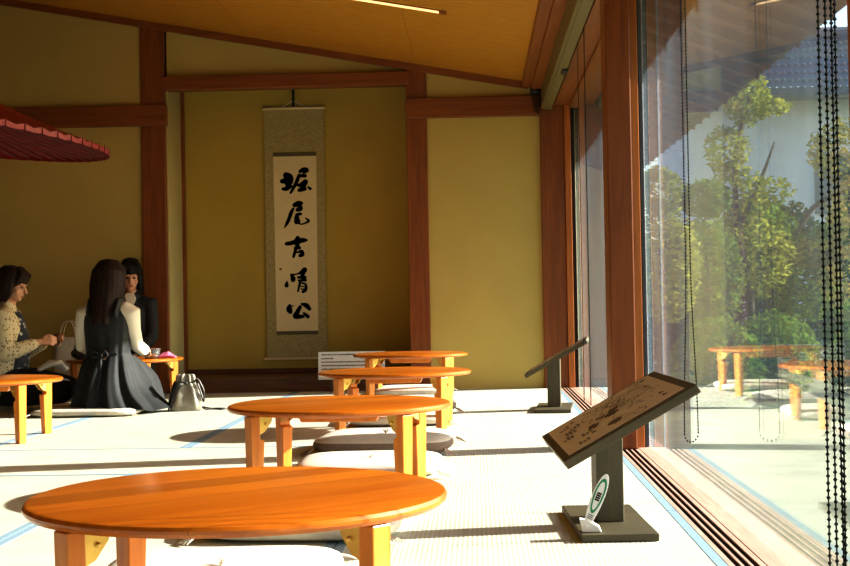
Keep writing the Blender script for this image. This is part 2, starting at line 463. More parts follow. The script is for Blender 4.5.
# posts and beams of the back wall
def post(name, x0, x1, y0, y1, z0, z1, mat='post', bev=0.006):
    bm = B(); box(bm, x0, x1, y0, y1, z0, z1); return struct(finish(name, bm, M[mat], bevel=bev))
post('pillar_left', -2.478, -2.297, YB-0.025, YB+0.1, 0, cz(-2.48)+0.02)
post('pillar_middle', -0.497, -0.344, YB-0.025, YB+0.1, 0, cz(-0.5)+0.02)
post('pillar_corner', 0.487, 0.665, YB-0.03, YB+0.14, 0, cz(0.4)+0.05)
post('beam_left', -6.2, -2.282, YB-0.045, YB+0.02, 1.994, 2.151, 'beam_x')
post('beam_alcove', -2.325, -0.470, YB-0.040, YB+0.09, 2.257, 2.356, 'beam_x')
post('beam_right', -0.50, 0.49, YB-0.045, YB+0.02, 2.004, 2.153, 'beam_x')
bm = B(); prism(bm, [(-6.2, cz(-6.2)-0.001), (0.40, cz(0.40)-0.001), (0.40, cz(0.40)+0.05), (-6.2, cz(-6.2)+0.05)], YB-0.03, YB, 'Y')
struct(finish('trim_back', bm, M['beam_x']))

# ceiling: sloped boards with open joints along the depth
xs = [0.366, -0.42, -1.645, -2.87, -4.1, -6.2]
ceilroot = None
for k, (xa, xb) in enumerate(zip(xs, xs[1:])):
    bm = B(); g = 0.003
    f = lambda x: cz(x)+0.05
    x1, x0 = xa-g*0.3, xb+g*0.3
    parts = [(-3.2, 7.60), (7.74, YB)] if False else [(-3.2, YB+0.02)]
    for (ya, yb) in parts:
        prism(bm, [(x0, f(x0)), (x1, f(x1)), (x1, f(x1)+0.05), (x0, f(x0)+0.05)], ya, yb, 'Y')
    o = finish('ceiling' if k == 0 else 'ceiling_board', bm, M['ceil'], ceilroot)
    if k == 0: ceilroot = struct(o)
bm = B(); prism(bm, [(-6.2, cz(-6.2)+0.11), (0.9, cz(0.9)+0.11), (0.9, cz(0.9)+0.3), (-6.2, cz(-6.2)+0.3)], -3.2, 10.6, 'Y')
struct(finish('roof_deck', bm, M['beam_x']))
# recessed slot light, lies across the slope
sl_t = thing('slot_light', 'thin white slot light set flush in the sloping board ceiling', 'ceiling light', (-0.62, 7.90, cz(-0.62)+0.049))
sl_t.rotation_euler = (0, math.atan(0.185), 0)
bm = B(); box(bm, -0.9, 0.48, -0.040, 0.040, -0.004, 0.02); finish('trim_frame', bm, M['post'], sl_t)
bm = B(); box(bm, -0.89, 0.435, -0.030, 0.030, -0.006, 0.0); finish('diffuser', bm, M['lamp'], sl_t)

# window side: rails, header, sill, posts
Y0 = -3.2
bm = B(); box(bm, 0.362, 0.43, Y0, YB, 2.215, 2.42); struct(finish('trim_ceiling_edge', bm, M['beam_y'], bevel=0.004))
bm = B(); box(bm, 0.43, 0.58, Y0, YB, 2.192, 2.42); struct(finish('beam_window', bm, M['beam_y'], bevel=0.004))
bm = B(); box(bm, 0.592, 0.70, Y0, YB, 2.075, 2.40); box(bm, 0.70, 0.78, Y0, YB, 2.055, 2.40); struct(finish('beam_lintel', bm, M['beam_y'], bevel=0.003))
bm = B(); box(bm, 0.5955, 0.80, Y0, YB, -0.10, -0.035, 1)
for a, c_ in ((0.566, 0.594), (0.5955, 0.610), (0.6245, 0.632), (0.647, 0.6545), (0.6695, 0.684), (0.688, 0.735), (0.735, 0.80)):
    if a == 0.566: continue
    box(bm, a, c_, Y0, YB, -0.036, -0.002, 1); box(bm, a, c_, Y0, YB, -0.002, 0.001, 0)
struct(finish('windowsill_right', bm, [M['sill'], M['groove']]))
for yp in (5.775, 1.86):
    post('pillar_window', 0.572, 0.678, yp, yp+0.205, 0.001, 2.2)
    post('window_stile', 0.678, 0.718, yp+0.07, yp+0.20, 0.001, 2.075, 'sash', 0.003)
    post('window_gasket', 0.718, 0.737, yp+0.08, yp+0.20, 0.001, 2.06, 'sgrey', 0.0); post('window_gasket', 0.718, 0.721, yp+0.072, yp+0.08, 0.001, 2.06, 'groove', 0.0)
    post('window_frame', 0.672, 0.6785, yp+0.004, yp+0.0695, 0.001, 2.06, 'sgrey', 0.0)
post('window_stile', 0.665, 0.71, YB-0.045, YB+0.05, 0.001, 2.075, 'sash', 0.003)
post('window_gasket', 0.71, 0.737, YB-0.03, YB+0.05, 0.001, 2.06, 'groove', 0.0)
for k, (ya, yb) in enumerate(((5.975, YB-0.03), (2.075, 5.86), (Y0, 1.96))):
    bm = B(); box(bm, 0.739, 0.745, ya-0.05, yb+0.05, 0.0005, 2.07)
    struct(finish('window_%d' % (k+1), bm, M['glass']))
# the walls behind and to the left of the camera
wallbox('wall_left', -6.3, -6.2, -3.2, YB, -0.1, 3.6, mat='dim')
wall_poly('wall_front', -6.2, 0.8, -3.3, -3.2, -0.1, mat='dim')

# roller blinds: a head box with bead chains over each bay
def chain_loop(bm, x, y, z0, dz, dy=0.012, rad=0.0032, step=0.0115, top=2.05):
    pts = []; dx = dz
    def off(z):
        f = max(0.0, 1-(z-z0)/0.5)
        return dx*(0.45+0.55*f*f*(3-2*f))
    n = int((top-z0-dy)/step)
    for k in range(n+1): pts.append((x-off(k*step+z0), y-dy, z0+dy+k*step))
    for k in range(n+1): pts.append((x+off(k*step+z0), y+dy, z0+dy+k*step))
    m = max(3, int(PI*dy/step))
    for k in range(1, m): 
        a = PI*k/m
        pts.append((x-dx*math.cos(a), y-dy*math.cos(a), z0+dy-dy*math.sin(a)))
    for p in pts:
        R = rad
        v = [bm.verts.new((p[0]+a*R, p[1]+b_*R, p[2]+c_*R*1.25)) for a, b_, c_ in ((1,0,0),(0,1,0),(-1,0,0),(0,-1,0),(0,0,1),(0,0,-1))]
        for i in range(4):
            bm.faces.new((v[i], v[(i+1) % 4], v[4])); bm.faces.new((v[(i+1) % 4], v[i], v[5]))
    for s in (-1, 1):
        tube(bm, [(x+s*off(z0+q*0.1), y+s*dy, z0+dy+q*0.1) for q in range(7)]+[(x+s*off(9), y+s*dy, top+0.005)], [rad*0.35], 5, cap=False)
def blind(y0, y1, chains, label, rad, step):
    t = thing('roller_blind', label, 'blind', (0.53, (y0+y1)/2, 2.05), group='roller blinds over the window bays')
    ox, oy, oz = t.location
    bm = B(); box(bm, -0.033, 0.04, y0-oy, y1-oy, 0.0, 0.142); finish('head_box', bm, M['olive'], t, bevel=0.004)
    bm = B(); box(bm, -0.012, 0.043, y0-oy, y1-oy, -0.006, 0.0); finish('bottom_rail', bm, M['olive'], t)
    bm = B(); box(bm, 0.012, 0.052, 0.20, 0.34, -0.020, 0.03); finish('bracket', bm, M['black'], t, bevel=0.008)
    for (x, y, z, dy, dx) in chains:
        bm = B(); chain_loop(bm, x, y, z, dx, dy, rad*(0.75 if y > 3 else 1), step*(0.8 if y > 3 else 1), 2.19 if y > 6 else 2.05)
        for v in bm.verts: v.co -= Vector((ox, oy, oz))
        finish('bead_chain', bm, M['chain'], t, recalc=False)
blind(6.0, YB-0.05, [(0.582, 7.42, 0.09, 0.03, 0.004), (0.582, 6.98, 0.10, 0.035, 0.004)], 'olive roller blind box above the far window bay with hanging bead chains', 0.0036, 0.013)
blind(2.08, 5.85, [(0.625, 3.98, 0.222, 0.025, 0.024), (0.615, 2.375, 0.10, 0.024, 0.0), (0.612, 2.29, 0.06, 0.016, 0.003)], 'roller blind box of the near bay with black bead chains before the garden glass', 0.0040, 0.0128)
bm = B()
tube(bm, catmull([(0.43, YB-0.06, 2.20), (0.44, YB-0.07, 2.10), (0.455, YB-0.07, 2.03), (0.47, YB-0.07, 2.10), (0.465, YB-0.06, 2.20)], 6), [0.004], 6)
tube(bm, catmull([(0.45, YB-0.06, 2.20), (0.46, YB-0.08, 2.06), (0.478, YB-0.08, 2.02), (0.49, YB-0.07, 2.19)], 6), [0.004], 6)
box(bm, 0.42, 0.51, YB-0.09, YB-0.045, 2.165, 2.20)
tag(finish('cable', bm, M['black'], smooth=True), 'black looped cable hanging in the ceiling corner beside the blind box', 'cable')

# ------------------------------------------------------------------ low round tables
def make_table():
    t = thing('low_table', '', 'table', group='low round wooden tables')
    R, h = 0.387, 0.303
    bm = B()
    lathe(bm, [(0, h-0.022), (R-0.02, h-0.022), (R-0.006, h-0.020), (R, h-0.013), (R, h-0.008), (R-0.004, h-0.002), (R-0.01, h), (0, h)], 96)
    o = finish('tabletop', bm, M['table'], t, smooth=True, angle=0.5)
    o.rotation_euler = (0, 0, math.radians(35))
    bm = B(); prism(bm, [(-0.15, h-0.022), (0.15, h-0.022), (0.13, h-0.064), (-0.13, h-0.064)], -0.04, 0.04, 'Y'); finish('batten', bm, M['tleg'], t, bevel=0.003)
    for k in range(4):
        bm = B()
        s0 = 0.376
        pr_ = [(s0-0.004, 0), (s0, h-0.023), (s0-0.034, h-0.023), (s0-0.036, 0.205), (s0-0.052, 0.200), (s0-0.044, 0)]
        prism(bm, pr_, -0.022, 0.022, 'Y')
        for v in bm.verts:
            if v.co.z < 0.01: v.co.y *= 0.82
        lg = finish('leg', bm, M['tleg'], t, bevel=0.003, rot=(0, 0, PI/4+k*PI/2))
        bm = B()
        prism(bm, [(s0-0.033, h-0.024), (s0-0.085, h-0.024), (s0-0.080, h-0.045), (s0-0.055, h-0.075), (s0-0.033, h-0.085)], -0.020, -0.017, 'Y')
        prism(bm, [(s0-0.033, h-0.024), (s0-0.085, h-0.024), (s0-0.080, h-0.045), (s0-0.055, h-0.075), (s0-0.033, h-0.085)], 0.017, 0.020, 'Y')
        tube(bm, [(s0-0.058, -0.022, h-0.05), (s0-0.058, 0.022, h-0.05)], [0.005], 8)
        finish('hinge', bm, M['brass'], lg)
    return t
tabs = [(-0.448, 2.477, 4, 'nearest low round table, cropped by the lower picture edge'),
        (-0.484, 4.654, -3, 'second low round table, directly behind the nearest one'),
        (-0.422, 6.790, -2, 'third low round table in the window row, in front of the rearmost'),
        (-0.454, 9.040, -2, 'rearmost low round table, in front of the middle pillar'),
        (-2.475, 6.62, 4, 'low round table cut by the left edge of the picture'),
        (-2.375, 8.95, -8, 'low round table shared by the seated guests, a pink towel on it')]
t0 = make_table()
for k, (x, y, a, lb) in enumerate(tabs):
    t = t0 if k == 0 else copy_tree(t0)
    t.location = (x, y, 0.0); t.rotation_euler = (0, 0, math.radians(a)); t['label'] = lb

# ------------------------------------------------------------------ floor cushions
def make_cushion(mat, wd, dp, h):
    t = thing('floor_cushion', '', 'cushion', group='floor cushions round the low tables')
    bm = B(); nu, nv = 56, 14
    def sg(c, e): return math.copysign(abs(c)**e, c)
    rings = []
    for j in range(nv+1):
        ph = -PI/2+PI*j/nv
        ring = []
        for i in range(nu):
            th = 2*PI*i/nu
            cp = sg(math.cos(ph), 0.55)
            cx, cy = sg(math.cos(th), 0.42), sg(math.sin(th), 0.42)
            x, y = wd/2*cp*cx, dp/2*cp*cy
            z = h/2+h/2*sg(math.sin(ph), 0.75)
            rr = math.hypot(x/(wd/2), y/(dp/2))
            if math.sin(ph) > 0: z -= 0.012*math.exp(-(rr/0.12)**2); z += 0.004*math.sin(9*x+3*y)*math.cos(8*y)*(1-min(1, rr))
            if ph < 0: z = max(0.0, z-0.004)
            ring.append(bm.verts.new((x, y, z)))
        rings.append(ring)
    for A, C in zip(rings, rings[1:]):
        for i in range(nu): bm.faces.new((A[i], A[(i+1) % nu], C[(i+1) % nu], C[i]))
    bm.faces.new(rings[0][::-1]); bm.faces.new(rings[-1])
    bmesh.ops.remove_doubles(bm, verts=bm.verts, dist=1e-5)
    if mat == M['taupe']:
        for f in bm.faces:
            if f.calc_center_median().z > h*0.70: f.material_index = 1  # sun on the top is put into the colour: upper faces cream
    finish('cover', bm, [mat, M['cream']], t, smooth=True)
    bm = B()
    for k in range(7):
        a = k*0.9; tube(bm, [(0, 0, h-0.012), (0.012*math.cos(a), 0.012*math.sin(a), h+0.004)], [0.0018], 5)
    finish('tuft', bm, mat, t)
    for sx in (-1, 1):
        for sy in (-1, 1):
            bm = B(); cx, cy = sx*(wd/2-0.022), sy*(dp/2-0.022)
            for k in range(5):
                a = math.atan2(sy, sx)+(k-2)*0.22
                tube(bm, [(cx, cy, h*0.4), (cx+0.03*math.cos(a), cy+0.03*math.sin(a), h*0.28), (cx+0.055*math.cos(a), cy+0.055*math.sin(a), 0.006)], [0.003, 0.003, 0.0015], 5)
            finish('tassel', bm, mat, t, smooth=True)
    return t
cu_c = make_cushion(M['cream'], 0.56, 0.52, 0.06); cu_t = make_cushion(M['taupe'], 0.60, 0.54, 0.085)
used = set()
for src, x, y, a, lb in (
    (cu_c, -0.60, 3.08, 4, 'pale floor cushion behind and half under the nearest table'),
    (cu_c, -0.50, 3.86, -3, 'pale floor cushion lying before the second table, seen under the nearest tabletop'),
    (cu_c, -0.42, 5.17, 2, 'cream floor cushion lying behind the second table'),
    (cu_t, -0.41, 5.88, -4, 'thick taupe floor cushion, its sunlit top coloured cream, between the second and third tables'),
    (cu_c, -0.43, 7.22, 3, 'cream floor cushion tucked behind the third table'),
    (cu_t, -0.44, 7.98, 6, 'taupe floor cushion, its sunlit top coloured cream, in front of the rearmost table'),
    (cu_c, -0.46, 9.42, 0, 'white floor cushion behind the rearmost table by the alcove')):
    c = src if src.name not in used else copy_tree(src)
    used.add(src.name)
    c.location = (x, y, 0.001); c.rotation_euler = (0, 0, math.radians(a)); c['label'] = lb
c = copy_tree(cu_c); c.location = (-2.36, 8.07, 0.001); c.rotation_euler = (0, 0, 0.03); c.scale = (1.16, 0.95, 0.85)
c['label'] = 'cream floor cushion under the kneeling woman in the black dress'

# ------------------------------------------------------------------ map stands
def make_stand():
    t = thing('map_stand', '', 'information stand', group='map stands by the window')
    bm = B(); box(bm, -0.104, 0.104, -0.26, 0.26, 0.0, 0.02); finish('base', bm, M['stand_t'], t, bevel=0.003)
    bm = B(); box(bm, -0.036, 0.040, -0.06, 0.06, 0.02, 0.292)
    for v in bm.verts:
        if v.co.z > 0.1: v.co.z = 0.292+(v.co.x)*0.55
    finish('post', bm, M['stand'], t, bevel=0.003)
    brd = B(); L, D, T = 0.403, 0.66, 0.024
    box(brd, 0, L, -D/2, D/2, -T, 0)
    ang = math.atan2(0.192, 0.344)
    bo = finish('board', brd, M['stand_t'], t, bevel=0.002, loc=(-0.155, 0, 0.224), rot=(0, -ang, 0))
    bm = B(); box(bm, 0.022, 0.376, -0.285, 0.305, 0, 0.0015); pl = finish('map_panel', bm, M['plate'], bo)
    # fine line drawing, as marks on the panel
    bm = B(); z = 0.0021
    def ln(pts, wd):
        P = [Vector((p[0]*1.1, p[1], z)) for p in pts]
        for a, c_ in zip(P, P[1:]):
            d = (c_-a)
            if d.length < 1e-6: continue
            s = Vector((-d.y, d.x, 0)).normalized()*wd*0.85
            bm.faces.new([bm.verts.new(q) for q in (a-s, c_-s, c_+s, a+s)])
    rnd = random.Random(3)
    for k in range(26):
        x, y = rnd.uniform(0.13, 0.30), rnd.uniform(-0.20, 0.25)
        a = rnd.uniform(0, 6.28); pts = [(x, y)]
        for s in range(rnd.randint(5, 12)):
            a += rnd.uniform(-0.9, 0.9); x += 0.013*math.cos(a); y += 0.020*math.sin(a)
            x = min(max(x, 0.11), 0.322); y = min(max(y, -0.26), 0.28); pts.append((x, y))
        ln(catmull(pts, 3), 0.0016)
    for k in range(16):
        x = rnd.uniform(0.12, 0.30); y = rnd.uniform(-0.2, 0.22); q = rnd.uniform(0.006, 0.016)
        ln([(x, y), (x+q, y+q*0.4), (x+q, y+q*1.6), (x, y+q*1.4), (x, y)], 0.0014)
    for (x, y, rx, ry, n) in ((0.178, -0.02, 0.020, 0.035, 6), (0.165, -0.18, 0.020, 0.045, 9), (0.19, 0.035, 0.014, 0.03, 5), (0.15, 0.02, 0.012, 0.02, 5), (0.12, -0.06, 0.014, 0.045, 6)):
        for k in range(n):
            f = -1+2*(k+0.5)/n; hw = math.sqrt(1-f*f)
            ln([(x+rx*f, y-ry*hw*rnd.uniform(0.6, 1)), (x+rx*f*1.05, y), (x+rx*f, y+ry*hw*rnd.uniform(0.6, 1))], 2*rx/n*0.62)
    for (x, y) in ((0.060, 0.19), (0.066, 0.06), (0.095, -0.10), (0.075, -0.20), (0.050, -0.02), (0.085, 0.12)):
        for q in range(3):
            for s in range(rnd.randint(2, 4)):
                ln([(x-0.012+q*0.011, y-0.03+s*0.017), (x-0.012+q*0.011, y-0.02+s*0.017)], 0.005)
    for (x, y) in ((0.088, 0.215), (0.115, -0.045), (0.108, -0.165), (0.315, 0.24)):
        ln([(x, y), (x, y+0.022)], 0.008)
    for y in (-0.22, -0.16, 0.1): ln([(0.30, y), (0.30, y+0.03)], 0.004); ln([(0.306, y), (0.306, y+0.02)], 0.003)
    finish('map_drawing', bm, M['ink'], pl, recalc=False)
    return t
st = make_stand()
st.location = (0.361, 3.85, 0.001); st.rotation_euler = (0, 0, math.radians(2.2)); st['label'] = 'near dark wooden map stand with tilted garden map beside the window sill'
s2 = copy_tree(st); s2.location = (0.445, 7.92, 0.001); s2.rotation_euler = (0, 0, math.radians(-5.5)); s2['label'] = 'far dark wooden map stand seen edge-on near the corner post'

# white leaf-shaped tag leaning on the near stand
tg = thing('sign_tag', 'white leaf-shaped tag with green ring, propped on the near stand base', 'sign', (0.313, 3.640, 0.0215), math.radians(-3))
def leafpoly(a, b_, n=28, pinch=0.75):
    pts = []
    for k in range(n):
        t_ = 2*PI*k/n
        pts.append((a*math.sin(t_)*abs(math.sin(t_))**(0.0)*(1-0.12*math.cos(t_)), -b_*math.cos(t_)))
    return pts
mt = Matrix.Translation((0.0, 0, 0.082)) @ Matrix.Rotation(math.radians(24), 4, 'Y') @ Matrix.Rotation(math.radians(-14), 4, 'X')
bm = B(); prism(bm, leafpoly(0.017, 0.078), -0.002, 0.002, 'Y', mtx=mt); finish('plate', bm, M['white'], tg, bevel=0.0006)
bm = B()
A = leafpoly(0.0135, 0.050); C = leafpoly(0.0095, 0.041)
va = [bm.verts.new(mt @ Vector((p[0], -0.0026, p[1]+0.014))) for p in A]; vc = [bm.verts.new(mt @ Vector((p[0], -0.0026, p[1]+0.014))) for p in C]
for k in range(len(A)): bm.faces.new((va[k], va[(k+1) % len(A)], vc[(k+1) % len(A)], vc[k]))
finish('green_ring', bm, M['green'], tg)
bm = B()
for k in range(4):
    box(bm, -0.006, 0.006, -0.003, -0.0025, 0.000+k*0.0062, 0.0048+k*0.0062, mtx=mt)
finish('print', bm, M['black_ink'], tg)
bm = B()
for k in range(3): box(bm, -0.007, 0.007, -0.003, -0.0025, -0.052+k*0.005, -0.0505+k*0.005, mtx=mt)
finish('small_print', bm, M['black_ink'], tg)
bm = B(); prism(bm, [(-0.040, 0.0), (0.012, 0.0), (0.006, 0.014), (-0.020, 0.030), (-0.047, 0.035)], -0.018, 0.018, 'Y'); finish('foot', bm, M['white'], tg, bevel=0.002)

# ------------------------------------------------------------------ hanging scroll
sc = thing('hanging_scroll', 'tall hanging scroll with five black brush characters in the alcove', 'scroll', (-1.40, 10.385, 1.2))
def onb(x, z): return (x+1.40, z-1.2)
bm = B(); bmx = [(-1.633, 2.17), (-1.165, 2.17), (-1.169, 0.232), (-1.637, 0.232)]
prism(bm, [onb(*p) for p in bmx][::-1], 0.0, -0.004, 'Y'); finish('mount', bm, M['mount'], sc)
bm = B(); prism(bm, [onb(*p) for p in [(-1.566, 1.80), (-1.229, 1.80), (-1.236, 0.436), (-1.560, 0.436)]], -0.0045, -0.006, 'Y'); pap = finish('paper', bm, M['paper'], sc)
bm = B(); box(bm, -0.168, 0.172, -0.0065, -0.004, 0.600, 0.632); finish('brocade_band', bm, M['band'], sc)
bm = B(); box(bm, -0.160, 0.164, -0.0065, -0.004, -0.790, -0.762); finish('brocade_band', bm, M['band'], sc)
bm = B(); tube(bm, [(-0.236, -0.006, 0.975), (0.238, -0.006, 0.975)], [0.011], 10); finish('top_rod', bm, M['paper'], sc, smooth=True)
bm = B(); tube(bm, [(-0.246, -0.008, -0.977), (0.238, -0.008, -0.977)], [0.010], 12); tube(bm, [(-0.262, -0.008, -0.977), (-0.246, -0.008, -0.977)], [0.012], 12); tube(bm, [(0.238, -0.008, -0.977), (0.254, -0.008, -0.977)], [0.012], 12)
finish('bottom_rod', bm, M['paper'], sc, smooth=True)
bm = B(); tube(bm, [(-0.09, -0.006, 0.985), (0.0, -0.010, 1.035), (0.09, -0.006, 0.985)], [0.004], 6); finish('hanging_cord', bm, M['cream'], sc)
bm = B(); box(bm, -0.009, 0.009, -0.022, -0.004, 0.985, 1.135); tube(bm, [(0.0, -0.02, 1.02), (0.0, -0.035, 1.025)], [0.006], 8); finish('hook', bm, M['black'], sc)
def px2(x, y): return (-1.566+(x-273.5)*0.00784-(y-157)*0.000128+1.40, 1.8-(x-273.5)*0.000186-(y-157)*0.007813-1.2)
CH = [((270, 160), 11.33, [[(185,175,55),(215,205,85),(215,240,85)], [(140,245,40),(190,240,60),(235,250,50)], [(210,250,70),(200,285,40)], [(150,332,28),(190,328,42),(245,300,26)],
        [(335,175,32),(305,250,34),(265,330,26),(238,374,22)], [(345,132,32),(385,112,42),(420,120,40),(380,152,16)], [(335,182,26),(400,182,36)], [(308,285,22),(345,288,34),(405,250,48)], [(405,255,46),(380,300,48),(365,330,35)], [(335,345,34),(385,330,42),(410,332,22)], [(435,308,16),(460,328,28)]]),
      ((270, 195), 12.58, [[(312,130,44),(360,112,58),(400,105,36)], [(375,130,30),(385,170,56),(350,188,40)], [(300,172,24),(270,225,38),(245,300,36),(215,365,32),(180,420,5)], [(392,240,28),(345,252,36),(345,300,50),(340,335,58)], [(318,290,22),(372,332,28)], [(345,340,28),(390,368,16),(440,358,18),(490,325,28),(450,293,12)]]),
      ((270, 230), 15.45, [[(262,215,48),(330,205,52),(430,172,62),(520,160,58),(575,158,24)], [(432,125,54),(425,180,80),(425,255,46)], [(400,282,44),(458,275,44)], [(405,295,40),(385,360,38),(370,412,36)], [(415,352,16),(490,332,44),(505,380,50),(470,395,44)]]),
      ((270, 260), 8.71, [[(192,130,22),(205,165,36),(200,180,22)], [(185,130,14),(245,120,12),(300,92,38)], [(305,85,36),(285,130,30),(298,165,34)], [(250,152,18),(310,150,20)], [(252,178,14),(312,176,20)], [(265,195,20),(255,235,16),(247,272,13)], [(280,198,12),(315,215,16),(312,258,24),(290,275,22)], [(270,228,8),(310,232,8)], [(272,252,8),(306,252,8)], [(150,188,10),(148,222,30)]]),
      ((270, 260), 8.71, [[(175,398,24),(170,428,42),(182,452,28)], [(180,402,10),(212,398,6)], [(278,382,16),(320,395,34),(348,425,24)], [(265,408,26),(240,455,32),(225,490,36),(288,490,26)], [(298,462,18),(332,490,28)]])]
for (o_, s_, strokes) in CH:
    bm = B()
    for k, stt in enumerate(strokes):
        yy = -0.0066-0.0001*k
        P = catmull([(x/s_+o_[0], y/s_+o_[1], w_/s_/2*0.00784*1.22) for x, y, w_ in stt], 5)
        Q = [(px2(p[0], p[1]), max(p[2], 0.001)) for p in P]
        for (c_, rr) in Q:
            bm.faces.new([bm.verts.new((c_[0]+rr*math.cos(2*PI*i/14), yy, c_[1]+rr*math.sin(2*PI*i/14))) for i in range(14)])
        for (a, ra), (c_, rc) in zip(Q, Q[1:]):
            d = Vector((c_[0]-a[0], c_[1]-a[1]))
            if d.length < 1e-6: continue
            n_ = Vector((-d.y, d.x)).normalized()
            bm.faces.new([bm.verts.new((q[0], yy, q[1])) for q in ((a[0]-n_.x*ra, a[1]-n_.y*ra), (c_[0]-n_.x*rc, c_[1]-n_.y*rc), (c_[0]+n_.x*rc, c_[1]+n_.y*rc), (a[0]+n_.x*ra, a[1]+n_.y*ra))])
    finish('brush_character', bm, M['black_ink'], pap)
bm = B(); q = px2(281, 269.2); box(bm, q[0]-0.010, q[0]+0.010, -0.0068, -0.0062, q[1]-0.009, q[1]+0.009); finish('seal', bm, M['seal'], pap)

# explanatory board before the alcove
sg_ = thing('notice_board', 'white notice with small printed text standing before the alcove ledge', 'sign', (-0.925, 9.78, 0.0))
tilt = Matrix.Translation((0, 0, 0.09)) @ Matrix.Rotation(math.radians(-10), 4, 'X')
bm = B(); box(bm, -0.245, 0.245, -0.004, 0.004, 0, 0.205, mtx=tilt); finish('panel', bm, M['white'], sg_)
bm = B(); rnd = random.Random(5)
for row, (z0, ln_) in enumerate(((0.178, 0.97), (0.150, 0.2), (0.124, 0.97), (0.098, 0.97), (0.072, 0.6), (0.046, 0.9), (0.022, 0.4))):
    x = -0.222
    while x < -0.222+0.445*ln_:
        wd = rnd.uniform(0.006, 0.011); box(bm, x, x+wd, -0.0048, -0.0042, z0, z0+rnd.uniform(0.008, 0.011), mtx=tilt); x += wd+0.0035
finish('print', bm, M['ink'], sg_)
for s in (-0.15, 0.15):
    bm = B(); box(bm, s-0.008, s+0.008, -0.03, 0.06, 0, 0.012); box(bm, s-0.008, s+0.008, 0.006, 0.02, 0.012, 0.17); box(bm, s-0.008, s+0.008, -0.012, 0.02, 0.078, 0.09)
    finish('foot', bm, M['stand'], sg_)

# ------------------------------------------------------------------ red paper parasol
um = thing('paper_parasol', 'large red oiled-paper parasol leaning in from the left edge', 'parasol', (-3.32, 6.3, 0.0))
ax = Vector((math.sin(math.radians(9)), 0, math.cos(math.radians(9))))
umt = Matrix.Rotation(math.radians(7), 4, 'Y')
RZ, RR_, AP = 1.602, 1.35, 0.45
bm = B(); NR = 80
rings = []
for j in range(9):
    f = j/8; rr = 0.03+(RR_-0.03)*f; zz = RZ+AP*(1-f)**1.15
    ring = []
    for k in range(NR*2):
        sag = (0.012*f if k % 2 else 0)
        ring.append(bm.verts.new(umt @ Vector((rr*math.cos(PI*k/NR), rr*math.sin(PI*k/NR), zz-sag))))
    rings.append(ring)
for A, C in zip(rings, rings[1:]):
    for k in range(NR*2): bm.faces.new((A[k], A[(k+1) % (NR*2)], C[(k+1) % (NR*2)], C[k]))
finish('canopy', bm, M['red'], um, recalc=False)
bm = B(); n2 = NR*2
A = [bm.verts.new(umt @ Vector(((RR_+0.002)*math.cos(PI*k/NR), (RR_+0.002)*math.sin(PI*k/NR), RZ+0.004-(0.012 if k % 2 else 0)))) for k in range(n2)]
C = [bm.verts.new(umt @ Vector(((RR_+0.004)*math.cos(PI*k/NR), (RR_+0.004)*math.sin(PI*k/NR), RZ-0.024-(0.004 if k % 2 else 0)))) for k in range(n2)]
for k in range(n2): bm.faces.new((A[k], C[k], C[(k+1) % n2], A[(k+1) % n2]))
finish('rim_band', bm, M['redband'], um, recalc=False)
rib0 = None
for k in range(NR):
    if rib0 is None:
        bm = B(); tube(bm, [(0.06, 0, RZ+AP*0.90), (0.55, 0, RZ+AP*0.40-0.012), (RR_-0.004, 0, RZ-0.014)], [0.004, 0.004, 0.0045], 6)
        tube(bm, [(RR_+0.003, 0, RZ+0.006), (RR_+0.007, 0, RZ-0.026)], [0.0025], 5)
        rib0 = finish('rib', bm, M['bamboo'], um, rot=(0, math.radians(9), 0)); rb = rib0
    else:
        rb = rib0.copy(); COL.objects.link(rb)
    rb.matrix_local = umt @ Matrix.Rotation(2*PI*k/NR, 4, 'Z')
bm = B(); tube(bm, [umt @ Vector((0, 0, 0.02)), umt @ Vector((0, 0, RZ+AP+0.06))], [0.022], 14); finish('pole', bm, M['bamboo'], um, smooth=True)
bm = B(); lathe(bm, [(0, 0), (0.22, 0), (0.22, 0.05), (0.06, 0.08), (0.04, 0.16), (0, 0.16)], 40); finish('base', bm, M['black'], um, smooth=True, angle=0.5)
bm = B()
for k in range(NR):
    a0, a1 = 2*PI*k/NR, 2*PI*(k+9)/NR
    for rr, dz in ((0.70, -0.05), (0.62, -0.06)):
        p0 = umt @ Vector((rr*math.cos(a0), rr*math.sin(a0), RZ+AP*(1-rr/RR_)+dz+0.02)); p1 = umt @ Vector((0.80*math.cos(a1), 0.80*math.sin(a1), RZ+AP*(1-0.8/RR_)-0.02))
        tube(bm, [p0, p1], [0.004], 4, mi=k % 2)
finish('inner_thread', bm, [M['gold'], M['blue']], um)
bm = B(); lathe(bm, [(0.0, RZ+AP+0.05), (0.05, RZ+AP+0.04), (0.055, RZ+AP-0.03), (0.0, RZ+AP-0.03)], 20); bmesh.ops.transform(bm, matrix=umt, verts=bm.verts); finish('hub', bm, M['black'], um, smooth=True)

